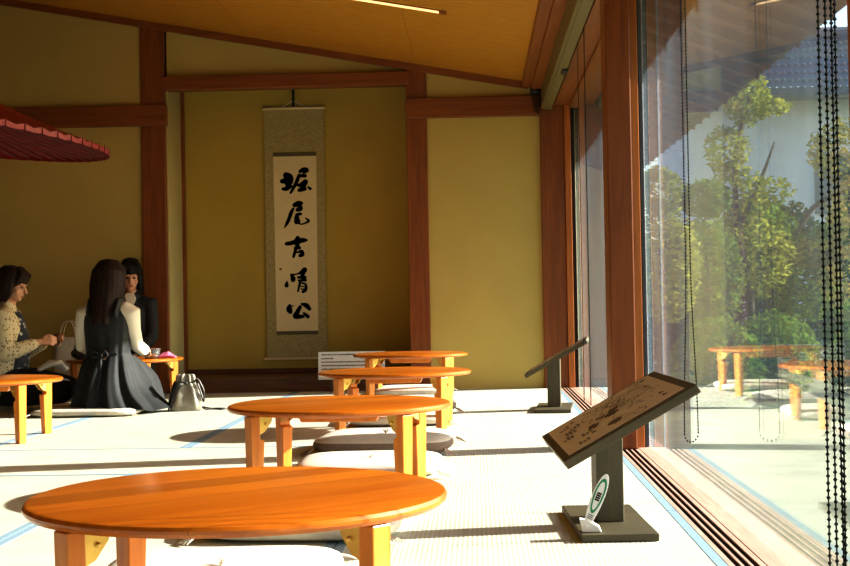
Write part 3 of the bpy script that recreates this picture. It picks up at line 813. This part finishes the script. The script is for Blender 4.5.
# ------------------------------------------------------------------ people (kneeling), local frame: facing +Y, seat at z 0
def hand(bm, w_, d, up, side, curl=0.5, s=1.0):
    """palm with five unequal bent fingers; w_ wrist, d pointing direction, up back-of-hand normal, side = thumb direction"""
    w_, d, up, side = Vector(w_), Vector(d).normalized(), Vector(up).normalized(), Vector(side).normalized()
    tube(bm, [w_, w_+d*0.035*s, w_+d*0.075*s], [(0.022*s, 0.016*s), (0.034*s, 0.015*s), (0.036*s, 0.013*s)], 12, up=up)
    for k, (off, ln_) in enumerate(((0.027, 0.066), (0.009, 0.076), (-0.009, 0.071), (-0.026, 0.054))):
        b0 = w_+d*0.072*s+side*off*s
        p = [b0]; a = 0.15
        for q in (0.45, 0.32, 0.23):
            a += curl*0.75
            p.append(p[-1]+(d*math.cos(a)-up*math.sin(a))*ln_*q*s)
        tube(bm, p, [0.0088*s, 0.0085*s, 0.0078*s, 0.0066*s], 8)
    tb = w_+d*0.028*s+side*0.026*s
    p1 = tb+(side*0.6+d*0.7-up*0.3).normalized()*0.036*s; p2 = p1+(side*0.15+d*0.9-up*0.5).normalized()*0.028*s
    tube(bm, [tb, p1, p2], [0.0115*s, 0.010*s, 0.008*s], 8)

def body(root, arms, turn=0.0, nod=0.0, voxel=0.0055):
    bm = B()
    tube(bm, [(0,-0.06,0.14),(0,-0.03,0.24),(0,-0.005,0.36),(0,0.0,0.47),(0,0,0.55),(0,0.0,0.60)], [(0.155,0.12),(0.145,0.105),(0.125,0.09),(0.14,0.098),(0.145,0.085),(0.10,0.06)], 20, up=Vector((0,1,0)))
    tube(bm, [(0,0.0,0.58),(0,0.012,0.66),(0,0.02,0.71)], [0.055,0.047,0.047], 14, up=Vector((0,1,0)))
    for s in (-1, 1):
        tube(bm, [(s*0.085,-0.06,0.15),(s*0.10,0.15,0.14),(s*0.115,0.36,0.105)], [0.085,0.075,0.056], 14)
        tube(bm, [(s*0.115,0.36,0.075),(s*0.11,0.12,0.055),(s*0.095,-0.14,0.045)], [0.052,0.050,0.036], 12)
        tube(bm, [(s*0.095,-0.13,0.042),(s*0.075,-0.165,0.034),(s*0.055,-0.205,0.028)], [(0.036,0.032),(0.040,0.026),(0.030,0.018)], 10)
    for s, (el, wr, d, up, side, curl) in zip((-1, 1), arms):
        sh = Vector((s*0.165, 0.0, 0.575))
        tube(bm, [(s*0.10,0,0.575), sh, sh.lerp(Vector(el), 0.5), el], [0.05,0.050,0.042,0.036], 12)
        tube(bm, [el, Vector(el).lerp(Vector(wr), 0.35), wr], [0.036,0.036,0.023], 12)
        hand(bm, wr, d, up, side, curl, 0.95)
    H = Matrix.Translation((0,0.02,0.695)) @ Matrix.Rotation(turn, 4, 'Z') @ Matrix.Rotation(nod, 4, 'X')
    hb = B()
    ellipsoid(hb, (0,-0.005,0.105), (0.074,0.092,0.088), 24, 16)
    ellipsoid(hb, (0,0.022,0.045), (0.056,0.066,0.070), 20, 12)
    ellipsoid(hb, (0,0.060,0.002), (0.024,0.020,0.018), 12, 8)       # chin
    tube(hb, [(0,0.085,0.085),(0,0.099,0.060),(0,0.103,0.050)], [0.009,0.011,0.012], 8)   # nose
    ellipsoid(hb, (0,0.080,0.098), (0.050,0.012,0.010), 12, 8)       # brow
    for s in (-1, 1):
        ellipsoid(hb, (s*0.075,-0.004,0.070), (0.010,0.020,0.030), 10, 8)   # ear
        ellipsoid(hb, (s*0.042,0.058,0.050), (0.020,0.020,0.020), 10, 8)    # cheek
    bmesh.ops.transform(hb, matrix=H, verts=hb.verts)
    tmp = bpy.data.meshes.new('t'); hb.to_mesh(tmp); hb.free(); bm.from_mesh(tmp); bpy.data.meshes.remove(tmp)
    o = melded('body', bm, M['skin'], root, voxel, 3)
    for s in (-1, 1):
        e = B(); ellipsoid(e, (0,0,0), (0.012,0.006,0.006), 12, 8)
        eo = finish('eye', e, M['eye'], root, smooth=True); eo.matrix_local = H @ Matrix.Translation((s*0.030,0.083,0.078))
    e = B(); ellipsoid(e, (0,0,0), (0.020,0.006,0.006), 12, 8); eo = finish('mouth', e, M['lips'], root, smooth=True); eo.matrix_local = H @ Matrix.Translation((0,0.087,0.022))
    return H

def hair(root, H, mat, back_len, side_len, fringe=True, width=1.0, tips=0.0):
    bm = B(); rnd = random.Random(int(back_len*1000))
    ellipsoid(bm, (0,-0.018,0.118), (0.090*width,0.100,0.088), 24, 16)
    n = 15
    for k in range(n):
        a = -2.05+4.1*k/(n-1)            # angle round the back, 0 = straight back
        x, y = 0.080*width*math.sin(a), -0.020-0.088*math.cos(a)
        back = abs(a) < 1.25
        L = back_len if back else side_len
        L *= rnd.uniform(0.88, 1.08)
        sway = rnd.uniform(-0.012, 0.012)
        p = [(x*0.6, y*0.6, 0.175), (x, y, 0.12), (x*1.10, y*1.08, 0.04)]
        m_ = 4
        for q in range(1, m_+1):
            f = q/m_
            p.append((x*1.12*(1-tips*f)+sway*f, y*1.08-0.014*f, 0.04-L*f))
        rad = [(0.028, 0.022)]*3+[(0.030*(1-0.55*q/m_)+0.004, 0.020*(1-0.5*q/m_)) for q in range(1, m_+1)]
        tube(bm, p, rad, 10)
    if fringe:
        for k in range(7):
            f = -1+2*k/6
            tube(bm, [(f*0.02,0.03,0.190), (f*0.055,0.078,0.155), (f*0.070,0.092-0.03*abs(f),0.108)], [0.020,0.018,0.010], 8)
    o = melded('hair', bm, mat, root, 0.006, 2); o.matrix_local = H
    return o

# woman kneeling with her back to us
p1 = thing('person', 'long-haired person in a black pinafore kneeling with back to the viewer', 'person', (-2.275, 8.19, 0.046), math.radians(-9))
p1.scale = (0.92, 1.0, 1.0)
H1 = body(p1, (((-0.205,0.02,0.36),(-0.17,0.26,0.33),(0.25,0.9,-0.1),(0,0,1),(1,0,0),0.35), ((0.172,0.07,0.36),(0.13,0.27,0.33),(-0.25,0.9,-0.1),(0,0,1),(-1,0,0),0.35)), turn=-0.12, nod=-0.12)
hair(p1, H1, M['hair'], 0.24, 0.14, width=1.12, tips=0.25)
for s in (-1, 1):
    kx = 0.86 if s > 0 else 1.0
    bm = B(); tube(bm, [(s*0.12,0,0.578),(s*0.165,0.0,0.565),(s*0.193*kx,0.005+0.02*(s>0),0.46),(s*0.202*kx,0.02+0.04*(s>0),0.365),(s*0.190*kx,0.13+0.03*(s>0),0.335),(s*0.172*kx,0.235,0.33)], [0.062,0.064,0.050,0.045,0.042,0.034], 16)
    melded('sleeve', bm, M['sleeve'], p1, 0.007, 3)
bm = B(); nu = 96; rows = []
prof = [  # z, rx, y_front, y_back, fold
    (0.628,0.075,0.060,0.060,0.0),(0.610,0.120,0.078,0.078,0.0),(0.580,0.156,0.098,0.095,0.0),(0.52,0.168,0.112,0.108,0.001),(0.45,0.160,0.115,0.108,0.002),(0.38,0.150,0.112,0.105,0.003),(0.325,0.148,0.112,0.108,0.004),
    (0.315,0.144,0.112,0.106,0.004),(0.29,0.158,0.17,0.125,0.007),(0.23,0.180,0.34,0.175,0.010),(0.16,0.208,0.46,0.215,0.012),(0.09,0.222,0.48,0.245,0.016),(0.045,0.228,0.48,0.260,0.020),(0.006,0.240,0.48,0.268,0.026),(-0.020,0.248,0.48,0.276,0.028)]
for z, rx, yf, yb, fo in prof:
    row = []
    for k in range(nu):
        a = 2*PI*k/nu; c_, s_ = math.cos(a), math.sin(a)
        e = (0.6 if s_ > 0 else 0.85) if z < 0.3 else 0.9
        x = rx*math.copysign(abs(c_)**e, c_); y = (yf if s_ > 0 else yb)*math.copysign(abs(s_)**e, s_)
        f = fo*(math.sin(11*a+1.3)+0.6*math.sin(19*a+0.4))
        m_ = 1+f/max(rx, 0.1)
        x *= m_; y *= m_
        if c_ < 0 and z < 0.3: x *= 1-0.16*min(1, (0.3-z)/0.2)
        if z < 0.12 and c_ > 0 and s_ < 0.3: x += 0.13*(0.12-z)/0.14*c_; y -= 0.03*(0.12-z)/0.14
        zz = z+(0.010*math.sin(7*a) if z < 0.02 else 0)
        row.append(bm.verts.new((x, y, zz)))
    rows.append(row)
for A, C in zip(rows, rows[1:]):
    for k in range(nu): bm.faces.new((A[k], A[(k+1) % nu], C[(k+1) % nu], C[k]))
dr = finish('pinafore_dress', bm, M['dress'], p1, smooth=True)
sb_ = dr.modifiers.new('s', 'SUBSURF'); sb_.levels = 1; sb_.render_levels = 1
for s in (-1, 1):
    bm = B(); tube(bm, [(s*0.10,-0.078,0.56),(s*0.105,-0.045,0.625),(s*0.10,0.03,0.628),(s*0.095,0.085,0.57)], [(0.040,0.012)], 12, up=Vector((1,0,0))); finish('strap', bm, M['dress'], dr, smooth=True)
bm = B()
tube(bm, [(-0.10,-0.098,0.318),(0,-0.118,0.312),(0.10,-0.098,0.318)], [(0.005,0.012)], 10)
ellipsoid(bm, (0.0,-0.126,0.312), (0.018,0.010,0.014))
for s in (-1, 1):
    tube(bm, catmull([(0,-0.126,0.312),(s*0.035,-0.137,0.335),(s*0.06,-0.137,0.315),(s*0.035,-0.139,0.298),(0,-0.130,0.310)], 4), [(0.008,0.006)], 8)
    tube(bm, catmull([(0,-0.128,0.310),(s*0.022,-0.160,0.24),(s*0.028,-0.205,0.16),(s*0.03,-0.235,0.11)], 4), [(0.010,0.005)], 8)
finish('waist_tie', bm, M['dress'], dr, smooth=True)

# person across the table, half hidden behind her
p2 = thing('person', 'dark-haired person in a black jacket, half hidden behind the kneeling one', 'person', (-2.50, 9.62, 0.06), math.radians(182))
p2.scale = (0.84, 0.95, 1.05)
H2 = body(p2, (((-0.19,0.04,0.36),(-0.07,0.15,0.23),(0.4,0.9,-0.1),(0,0,1),(1,0,0),0.4), ((0.19,0.04,0.36),(0.07,0.15,0.23),(-0.4,0.9,-0.1),(0,0,1),(-1,0,0),0.4)), turn=0.25, nod=-0.18)
hair(p2, H2, M['hair2'], 0.07, 0.08)
def top_garment(root, arms, mat, name, low=0.10, fat=1.0, cuff=0.9):
    bm = B()
    tube(bm, [(0,-0.05,low),(0,-0.03,0.24),(0,-0.005,0.36),(0,0,0.47),(0,0,0.55),(0,0,0.605)], [(0.170*fat,0.135*fat),(0.160*fat,0.122*fat),(0.145*fat,0.11*fat),(0.156*fat,0.115),(0.156*fat,0.098),(0.095,0.066)], 24, up=Vector((0,1,0)))
    for s, (el, wr, *_) in zip((-1, 1), arms):
        sh = Vector((s*0.168,0,0.572)); wr = Vector(el).lerp(Vector(wr), cuff)
        tube(bm, [(s*0.09,0,0.575), sh, sh.lerp(Vector(el), 0.5), el], [0.062,0.066,0.056*fat,0.049*fat], 14)
        tube(bm, [el, Vector(el).lerp(wr, 0.4), wr], [0.049*fat,0.048*fat,0.036*fat], 14)
    return melded(name, bm, mat, root, 0.008, 4)
def legwear(root, mat, name):
    bm = B()
    tube(bm, [(0,-0.08,0.13),(0,-0.03,0.25)], [(0.170,0.14),(0.160,0.125)], 18, up=Vector((0,1,0)))
    for s in (-1, 1):
        tube(bm, [(s*0.085,-0.06,0.15),(s*0.10,0.15,0.145),(s*0.118,0.365,0.108)], [0.100,0.092,0.070], 14)
        tube(bm, [(s*0.118,0.36,0.076),(s*0.112,0.12,0.062),(s*0.097,-0.13,0.052)], [0.066,0.064,0.048], 12)
    return melded(name, bm, mat, root, 0.010, 4)
arms2 = (((-0.19,0.04,0.36),(-0.07,0.15,0.23)), ((0.19,0.04,0.36),(0.07,0.15,0.23)))
top_garment(p2, arms2, M['jacket'], 'jacket', fat=1.0); legwear(p2, M['trousers'], 'skirt')
bm = B(); prism(bm, [(-0.055,0.62),(0.0,0.46),(0.055,0.62),(0.035,0.655),(-0.035,0.655)], 0.092, 0.104, 'Y')
for v in bm.verts:
    if v.co.z > 0.6: v.co.y -= 0.035
finish('collar', bm, M['sleeve'], p2, bevel=0.004)

# person at the left, facing right, cup in both hands
p3 = thing('person', 'person in leopard-print blouse and dark vest holding a cup at left edge', 'person', (-3.02, 8.50, 0.03), math.radians(-82))
armsp3 = (((-0.215,0.05,0.33),(-0.09,0.235,0.40),(0.35,0.9,0.15),(-0.85,0,0.5),(0.3,0.2,0.9),0.62), ((0.225,0.03,0.335),(0.10,0.215,0.405),(-0.35,0.9,0.15),(0.85,0,0.5),(-0.3,0.2,0.9),0.62))
H3 = body(p3, armsp3, turn=-0.25, nod=-0.22)
hair(p3, H3, M['hair'], 0.09, 0.06, width=1.08)
top_garment(p3, armsp3, M['print'], 'blouse', low=0.12, fat=1.08, cuff=0.82); legwear(p3, M['trousers'], 'trousers')
bm = B()
tube(bm, [(0,0.045,0.20),(0,0.052,0.32),(0,0.050,0.44),(0,0.040,0.54)], [(0.130,0.090),(0.118,0.088),(0.118,0.086),(0.090,0.070)], 20, up=Vector((0,1,0)))
melded('vest', bm, M['vestm'], p3, 0.009, 3)
# things round the guests
def at3(v): return p3.matrix_basis @ Vector(v)
bpy.context.view_layer.update()
cl = at3((0.0, 0.330, 0.405))
cup = thing('tea_cup', 'brown tea cup held in the hands of the person at left', 'cup', cl)
bm = B(); lathe(bm, [(0,0),(0.024,0.0),(0.030,0.006),(0.034,0.05),(0.031,0.05),(0.027,0.010),(0,0.008)], 28); finish('bowl', bm, M['ceramic'], cup, smooth=True)
bm = B(); lathe(bm, [(0.022,-0.006),(0.024,-0.006),(0.024,0.001),(0.0,0.001)], 28); finish('foot_ring', bm, M['ceramic'], cup, smooth=True)
bm = B(); rnd = random.Random(2)
hk = at3((0.06, 0.30, 0.235))
for k in range(5):
    tube(bm, [(-0.07+0.02*k, -0.04, 0.0+0.008*k), (-0.02+0.015*k, 0.0, 0.035+0.005*rnd.random()), (0.06, 0.05-0.01*k, 0.0)], [(0.035,0.016)], 10)
tag(melded('hand_towel', bm, M['white'], None, 0.006, 5, loc=hk), 'crumpled white hand towel on the lap of the person at left', 'towel')

def open_bag(name, prof, seg, mat, root, sx, sy, ripple=0.0):
    bm = B(); rows = []
    for z, s, e in prof:
        row = []
        for k in range(seg):
            a = 2*PI*k/seg; c_, s_ = math.cos(a), math.sin(a)
            f = 1+ripple*math.sin(9*a)*z*4
            row.append(bm.verts.new((sx*s*f*math.copysign(abs(c_)**e, c_), sy*s*f*math.copysign(abs(s_)**e, s_), z)))
        rows.append(row)
    for A, C in zip(rows, rows[1:]):
        for k in range(seg): bm.faces.new((A[k], A[(k+1) % seg], C[(k+1) % seg], C[k]))
    bm.faces.new(rows[0][::-1]); bm.faces.new(rows[-1])
    return finish(name, bm, mat, root, smooth=True, angle=0.9)
hb_ = thing('handbag', 'grey leather drawstring handbag with loose strap standing on the tatami', 'handbag', (-1.815, 8.26, 0.001), math.radians(12))
open_bag('pouch', [(0,0.94,0.5),(0.006,1.0,0.5),(0.04,1.04,0.55),(0.10,0.92,0.6),(0.15,0.70,0.75),(0.180,0.54,0.8),(0.200,0.54,0.8),(0.218,0.50,0.8),(0.224,0.42,0.8),(0.205,0.34,0.8),(0.17,0.26,0.9)], 72, M['leather'], hb_, 0.098, 0.072, 0.20)
bm = B(); tube(bm, [(-0.085+0.01*0,-0.055,0.03),(-0.06,-0.060,0.10),(-0.045,-0.050,0.165)], [(0.022,0.006)], 10, up=Vector((0,1,0))); tube(bm, [(-0.105,0.0,0.02),(-0.095,0,0.10),(-0.07,0,0.17)], [(0.006,0.035)], 10, up=Vector((0,1,0))); finish('side_panel', bm, M['dleather'], hb_, smooth=True)
for s, yy in ((1, -0.035), (1, 0.03)):
    bm = B(); tube(bm, catmull([(0.045,yy,0.175),(0.075,yy-0.02,0.19),(0.110,yy-0.02,0.12),(0.108,yy-0.01,0.055),(0.095,yy,0.10),(0.075,yy,0.16)], 5), [(0.007,0.005)], 8); finish('handle', bm, M['dleather' if yy < 0 else 'leather'], hb_, smooth=True)
bm = B(); tube(bm, catmull([(0.085,-0.02,0.03),(0.12,-0.04,0.006),(0.17,-0.01,0.005),(0.21,-0.05,0.005),(0.245,-0.02,0.005),(0.20,0.02,0.005),(0.15,0.03,0.005),(0.09,0.03,0.02)], 5), [(0.006,0.004)], 8); finish('strap', bm, M['dleather'], hb_, smooth=True)
bm = B(); tube(bm, [(-0.055,-0.06,0.178),(0.0,-0.065,0.175),(0.055,-0.05,0.178)], [0.004], 6); ellipsoid(bm, (0,-0.068,0.172), (0.012,0.008,0.010)); finish('drawstring', bm, M['dleather'], hb_, smooth=True)

tb_ = thing('tote_bag', 'pale canvas tote bag with two looped handles standing beyond the left guest', 'bag', (-2.90, 9.43, 0.001), 0.05)
open_bag('body', [(0,0.96,0.35),(0.006,1.0,0.35),(0.2,1.02,0.4),(0.40,0.96,0.5),(0.44,0.95,0.5),(0.438,0.92,0.5),(0.30,0.90,0.5)], 40, M['tote'], tb_, 0.11, 0.05)
for yy in (-0.045, 0.045):
    bm = B(); tube(bm, catmull([(-0.055,yy,0.38),(-0.055,yy,0.45),(-0.035,yy,0.53),(0.0,yy*0.8,0.555),(0.035,yy,0.53),(0.055,yy,0.45),(0.055,yy,0.38)], 5), [(0.007,0.003)], 8); finish('handle', bm, M['tote'], tb_, smooth=True)

gb = thing('glass_bowl', 'clear glass bowl on the guests\' table beside the pink towel', 'bowl', (-2.165, 8.83, 0.3035))
bm = B(); lathe(bm, [(0,0),(0.040,0),(0.052,0.02),(0.058,0.062),(0.054,0.062),(0.047,0.022),(0.036,0.008),(0,0.008)], 32); finish('wall', bm, M['glassw'], gb, smooth=True)
bm = B(); lathe(bm, [(0.053,0.060),(0.060,0.062),(0.060,0.067),(0.053,0.066),(0.053,0.060)], 32); finish('rim', bm, M['glassw'], gb, smooth=True)
bm = B()
for k in range(4): tube(bm, [(-0.05+0.005*k,-0.02+0.01*k,0.012+0.006*k),(0,0.01*k-0.015,0.018+0.007*k),(0.05-0.008*k,-0.01+0.01*k,0.011+0.003*k)], [(0.018,0.010)], 10)
tag(melded('small_towel', bm, M['pink'], None, 0.004, 4, loc=(-2.065, 8.86, 0.300)), 'crumpled pink towel at the right rim of the guests\' table', 'towel')
po = thing('pouch_bag', 'small black pouch lying on the left side of the guests\' table', 'pouch', (-2.655, 8.87, 0.3035))
bm = B(); ellipsoid(bm, (0,0,0.040), (0.065,0.045,0.042)); melded('body', bm, M['dleather'], po, 0.006, 3)
bm = B(); tube(bm, catmull([(-0.04,0,0.072),(-0.03,0,0.095),(0.03,0,0.095),(0.04,0,0.072)], 5), [0.004], 8); finish('handle', bm, M['dleather'], po, smooth=True)

# ------------------------------------------------------------------ the garden
bm = B(); box(bm, 0.8, 40, -12, 60, -0.6, -0.32); struct(finish('ground', bm, M['soil']))
bm = B(); box(bm, 0.60, 0.735, YB+0.10, 16.0, -0.35, 2.5); struct(finish('wall_outside', bm, M['wall_side']))
bm = B(); box(bm, 0.30, 1.72, 16.3, 19.5, -0.35, 3.6); struct(finish('wall_wing', bm, M['wall_side']))
# eave with rafters and round edge tiles
bm = B(); prism(bm, [(0.70, 2.50), (1.85, 2.075), (1.85, 2.13), (0.70, 2.58)], -3.4, 16.0, 'Y')
struct(finish('eave_boards', bm, M['eave']))
bm = B()
k = -3.3
while k < 16.0:
    prism(bm, [(0.72, 2.43), (1.82, 2.03), (1.82, 2.085), (0.72, 2.495)], k, k+0.05, 'Y'); k += 0.36
ev = finish('eave_rafter_row', bm, M['eave']); struct(ev)
bm = B(); k = -3.3
while k < 16.0:
    tube(bm, [(0.9, k, 2.545), (1.88, k, 2.165)], [0.045], 8); k += 0.24
struct(finish('roof_edge', bm, M['tile']))
# white storehouse with a tiled roof
hs = thing('storehouse', 'white plastered storehouse with grey tiled roof seen through the window glass', 'building', (7.0, 26.5, -0.32))
bm = B(); box(bm, -2.7, 8.0, 0, 5, 0, 4.85); finish('wall', bm, M['shikkui'], hs)
bm = B(); nrow = 90
vr = []
for i in range(7):
    row = []
    for j in range(nrow*2+1):
        x = -3.3+12.0*j/(nrow*2); row.append(bm.verts.new((x, -0.9+i*0.58, 4.90+i*0.25+0.035*(1 if j % 2 else -1))))
    vr.append(row)
    row2 = [bm.verts.new((v.co.x, v.co.y+0.56, v.co.z+0.19)) for v in row]; vr.append(row2)
for A, C in zip(vr, vr[1:]):
    for j in range(nrow*2): bm.faces.new((A[j], A[j+1], C[j+1], C[j]))
finish('roof', bm, M['tile'], hs)
bm = B(); tube(bm, [(-3.35, 3.2, 6.62), (8.75, 3.2, 6.62)], [(0.20, 0.22)], 10); finish('ridge', bm, M['tile'], hs)
bm = B(); box(bm, -3.2, 8.6, -0.80, 0, 4.78, 4.84); finish('eave_soffit', bm, M['shutter'], hs)  # shutter grey here stands in for shade under the eave
bm = B(); box(bm, -3.3, 8.7, -0.95, -0.86, 4.76, 4.90); finish('fascia', bm, M['tile'], hs)
bm = B(); box(bm, -0.35, 0.55, -0.06, 0.02, 2.55, 3.75)
for k in range(9): box(bm, -0.35, 0.55, -0.085, -0.06, 2.57+k*0.13, 2.64+k*0.13)
finish('shutter', bm, M['shutter'], hs)

def plant(name, label, cat, x, y, trunk, crown, n, size, mat, z0=-0.32, group=None, seed=1, spread=1.0):
    rnd = random.Random(seed)
    t = thing(name, label, cat, (x, y, z0), group=group)
    if trunk:
        bm = B()
        for pts, r0, r1 in trunk:
            P = catmull(pts, 5); tube(bm, P, [r0+(r1-r0)*i/(len(P)-1) for i in range(len(P))], 8)
        finish('trunk', bm, M['bark'], t, smooth=True)
    V, F = [], []
    for (cx, cy, cz_, rx, ry, rz), fr in crown:
        for _ in range(int(n*fr)):
            a = rnd.uniform(0, 2*PI); q = rnd.uniform(-1, 1); rr = rnd.uniform(0.35, 1)**0.5
            s = math.sqrt(1-q*q)
            c_ = Vector((cx+rx*rr*s*math.cos(a), cy+ry*rr*s*math.sin(a), cz_+rz*rr*q))
            d = Vector((rnd.gauss(0, 1), rnd.gauss(0, 1), rnd.gauss(0, 0.6))).normalized()
            e = d.cross(Vector((rnd.gauss(0, 1), rnd.gauss(0, 1), rnd.gauss(0, 1)))).normalized()
            L = size*rnd.uniform(0.7, 1.3); i = len(V)
            V += [c_-d*L, c_-e*L*0.45, c_+d*L, c_+e*L*0.45]; F.append((i, i+1, i+2, i+3))
    me = bpy.data.meshes.new('foliage'); me.from_pydata([tuple(v) for v in V], [], F); me.materials.append(mat)
    o = bpy.data.objects.new('foliage', me); COL.objects.link(o); o.parent = t
    return t
plant('maple_tree', 'slender yellow-green maple in front of the white storehouse', 'tree', 2.95, 15.2,
      [([(0.15,0,0),(0.12,0,0.9),(0.0,0,1.7),(0.0,0,2.6),(0.2,0,3.3)], 0.06, 0.018), ([(0.0,0,1.7),(0.28,0,2.3),(0.45,0.1,2.7)], 0.03, 0.01), ([(0.05,0,1.3),(-0.3,0,1.9)], 0.025, 0.01)],
      [((0.12,0,3.20,0.27,0.3,0.34), 0.20), ((-0.10,0,2.62,0.26,0.3,0.30), 0.16), ((0.0,0,2.1,0.40,0.4,0.34), 0.18), ((0.42,0.1,3.10,0.24,0.3,0.10), 0.06), ((0.35,0,2.15,0.3,0.3,0.16), 0.07), ((0.1,0,1.4,0.55,0.5,0.5), 0.33)], 4200, 0.036, M['leaf_y'], group='garden trees', seed=2)
plant('bush', 'round yellow-tipped bush at the left end of the garden view', 'shrub', 1.80, 13.2, [([(0,0,0),(0.02,0,0.9),(0,0,1.6)], 0.04, 0.015)],
      [((0.0,0,2.0,0.24,0.3,0.26), 0.3), ((0.05,0,1.3,0.36,0.4,0.6), 0.7)], 3800, 0.034, M['leaf_y'], group='garden shrubs', seed=3)
plant('bush', 'light green bush between the yellow-tipped bush and the maple', 'shrub', 2.38, 14.0, [([(0,0,0),(0.02,0,0.9),(0,0,1.6)], 0.04, 0.015)],
      [((0.0,0,1.98,0.28,0.3,0.20), 0.3), ((0,0,1.15,0.40,0.4,0.65), 0.7)], 4600, 0.036, M['leaf_g'], group='garden shrubs', seed=4)
plant('garden_tree', 'dark green garden tree with a bowed branch right of the maple', 'tree', 3.75, 16.8,
      [([(0,0,0),(-0.1,0,0.9),(0.1,0,1.5),(0.45,0,2.05),(0.85,0,2.25),(1.2,0,2.35)], 0.05, 0.022), ([(-0.1,0,0.9),(-0.25,0,1.6),(-0.3,0,2.0)], 0.04, 0.012)],
      [((-0.25,0,1.75,0.5,0.4,0.42), 0.3), ((0.25,0,1.2,0.6,0.42,0.6), 0.4), ((0.85,0,1.6,0.45,0.4,0.4), 0.3)], 5000, 0.038, M['leaf_g'], group='garden trees', seed=5)
plant('garden_tree', 'amber-leaved tree at the right end of the garden view', 'tree', 4.38, 15.8,
      [([(0,0,0),(0.05,0,1.2),(0,0,2.2),(0.1,0,3.0)], 0.07, 0.02), ([(0.03,0,1.3),(-0.45,0,1.5),(-0.75,0,1.45)], 0.025, 0.01)],
      [((0.0,0,2.65,0.5,0.5,0.40), 0.28), ((0.2,0,2.0,0.5,0.5,0.5), 0.22), ((-0.45,0,1.45,0.40,0.4,0.16), 0.2), ((0.2,0,1.2,0.6,0.6,0.6), 0.3)], 4200, 0.038, M['leaf_o'], group='garden trees', seed=6)
plant('garden_tree', 'tall dark evergreen beside the storehouse at the far right', 'tree', 7.35, 23.0, [([(0,0,0),(0,0,2),(0.05,0,4.2)], 0.12, 0.03)],
      [((0,0,4.5,0.75,0.7,0.8), 0.4), ((0.1,0,3.2,1.0,0.9,1.0), 0.6)], 5000, 0.06, M['leaf_d'], group='garden trees', seed=8)
k = 0
for (x, y, h_) in ((2.42, 17.6, 1.7), (2.90, 18.4, 2.0), (3.65, 17.8, 2.3), (4.3, 18.6, 2.25), (5.0, 17.9, 2.2), (5.8, 18.6, 2.3)):
    w_ = ('at the left end of the back hedge', 'second from left in the back hedge', 'third from left in the back hedge', 'fourth from left in the back hedge', 'fifth from left in the back hedge', 'at the right end of the back hedge')[k]
    plant('hedge_bush', 'dark clipped bush ' + w_, 'shrub', x, y, [([(0,0,0),(0.02,0,h_*0.7)], 0.05, 0.02)], [((0,0,h_*0.5,0.60,0.32,h_*0.52), 1.0)], 5200, 0.048, M['leaf_d'], group='back hedge', seed=20+k); k += 1
for (x, y, h_, lb) in ((2.1, 11.9, 0.75, 'low green shrub nearest the building'), (2.75, 12.6, 0.8, 'low green shrub in the middle of the front bed'), (3.72, 13.2, 0.9, 'low green shrub at the right of the front bed')):
    plant('low_shrub', lb, 'shrub', x, y, None, [((0,0,h_*0.5,0.42,0.4,h_*0.55), 1.0)], 2600, 0.034, M['leaf_g'], group='front bed shrubs', seed=int(x*100))
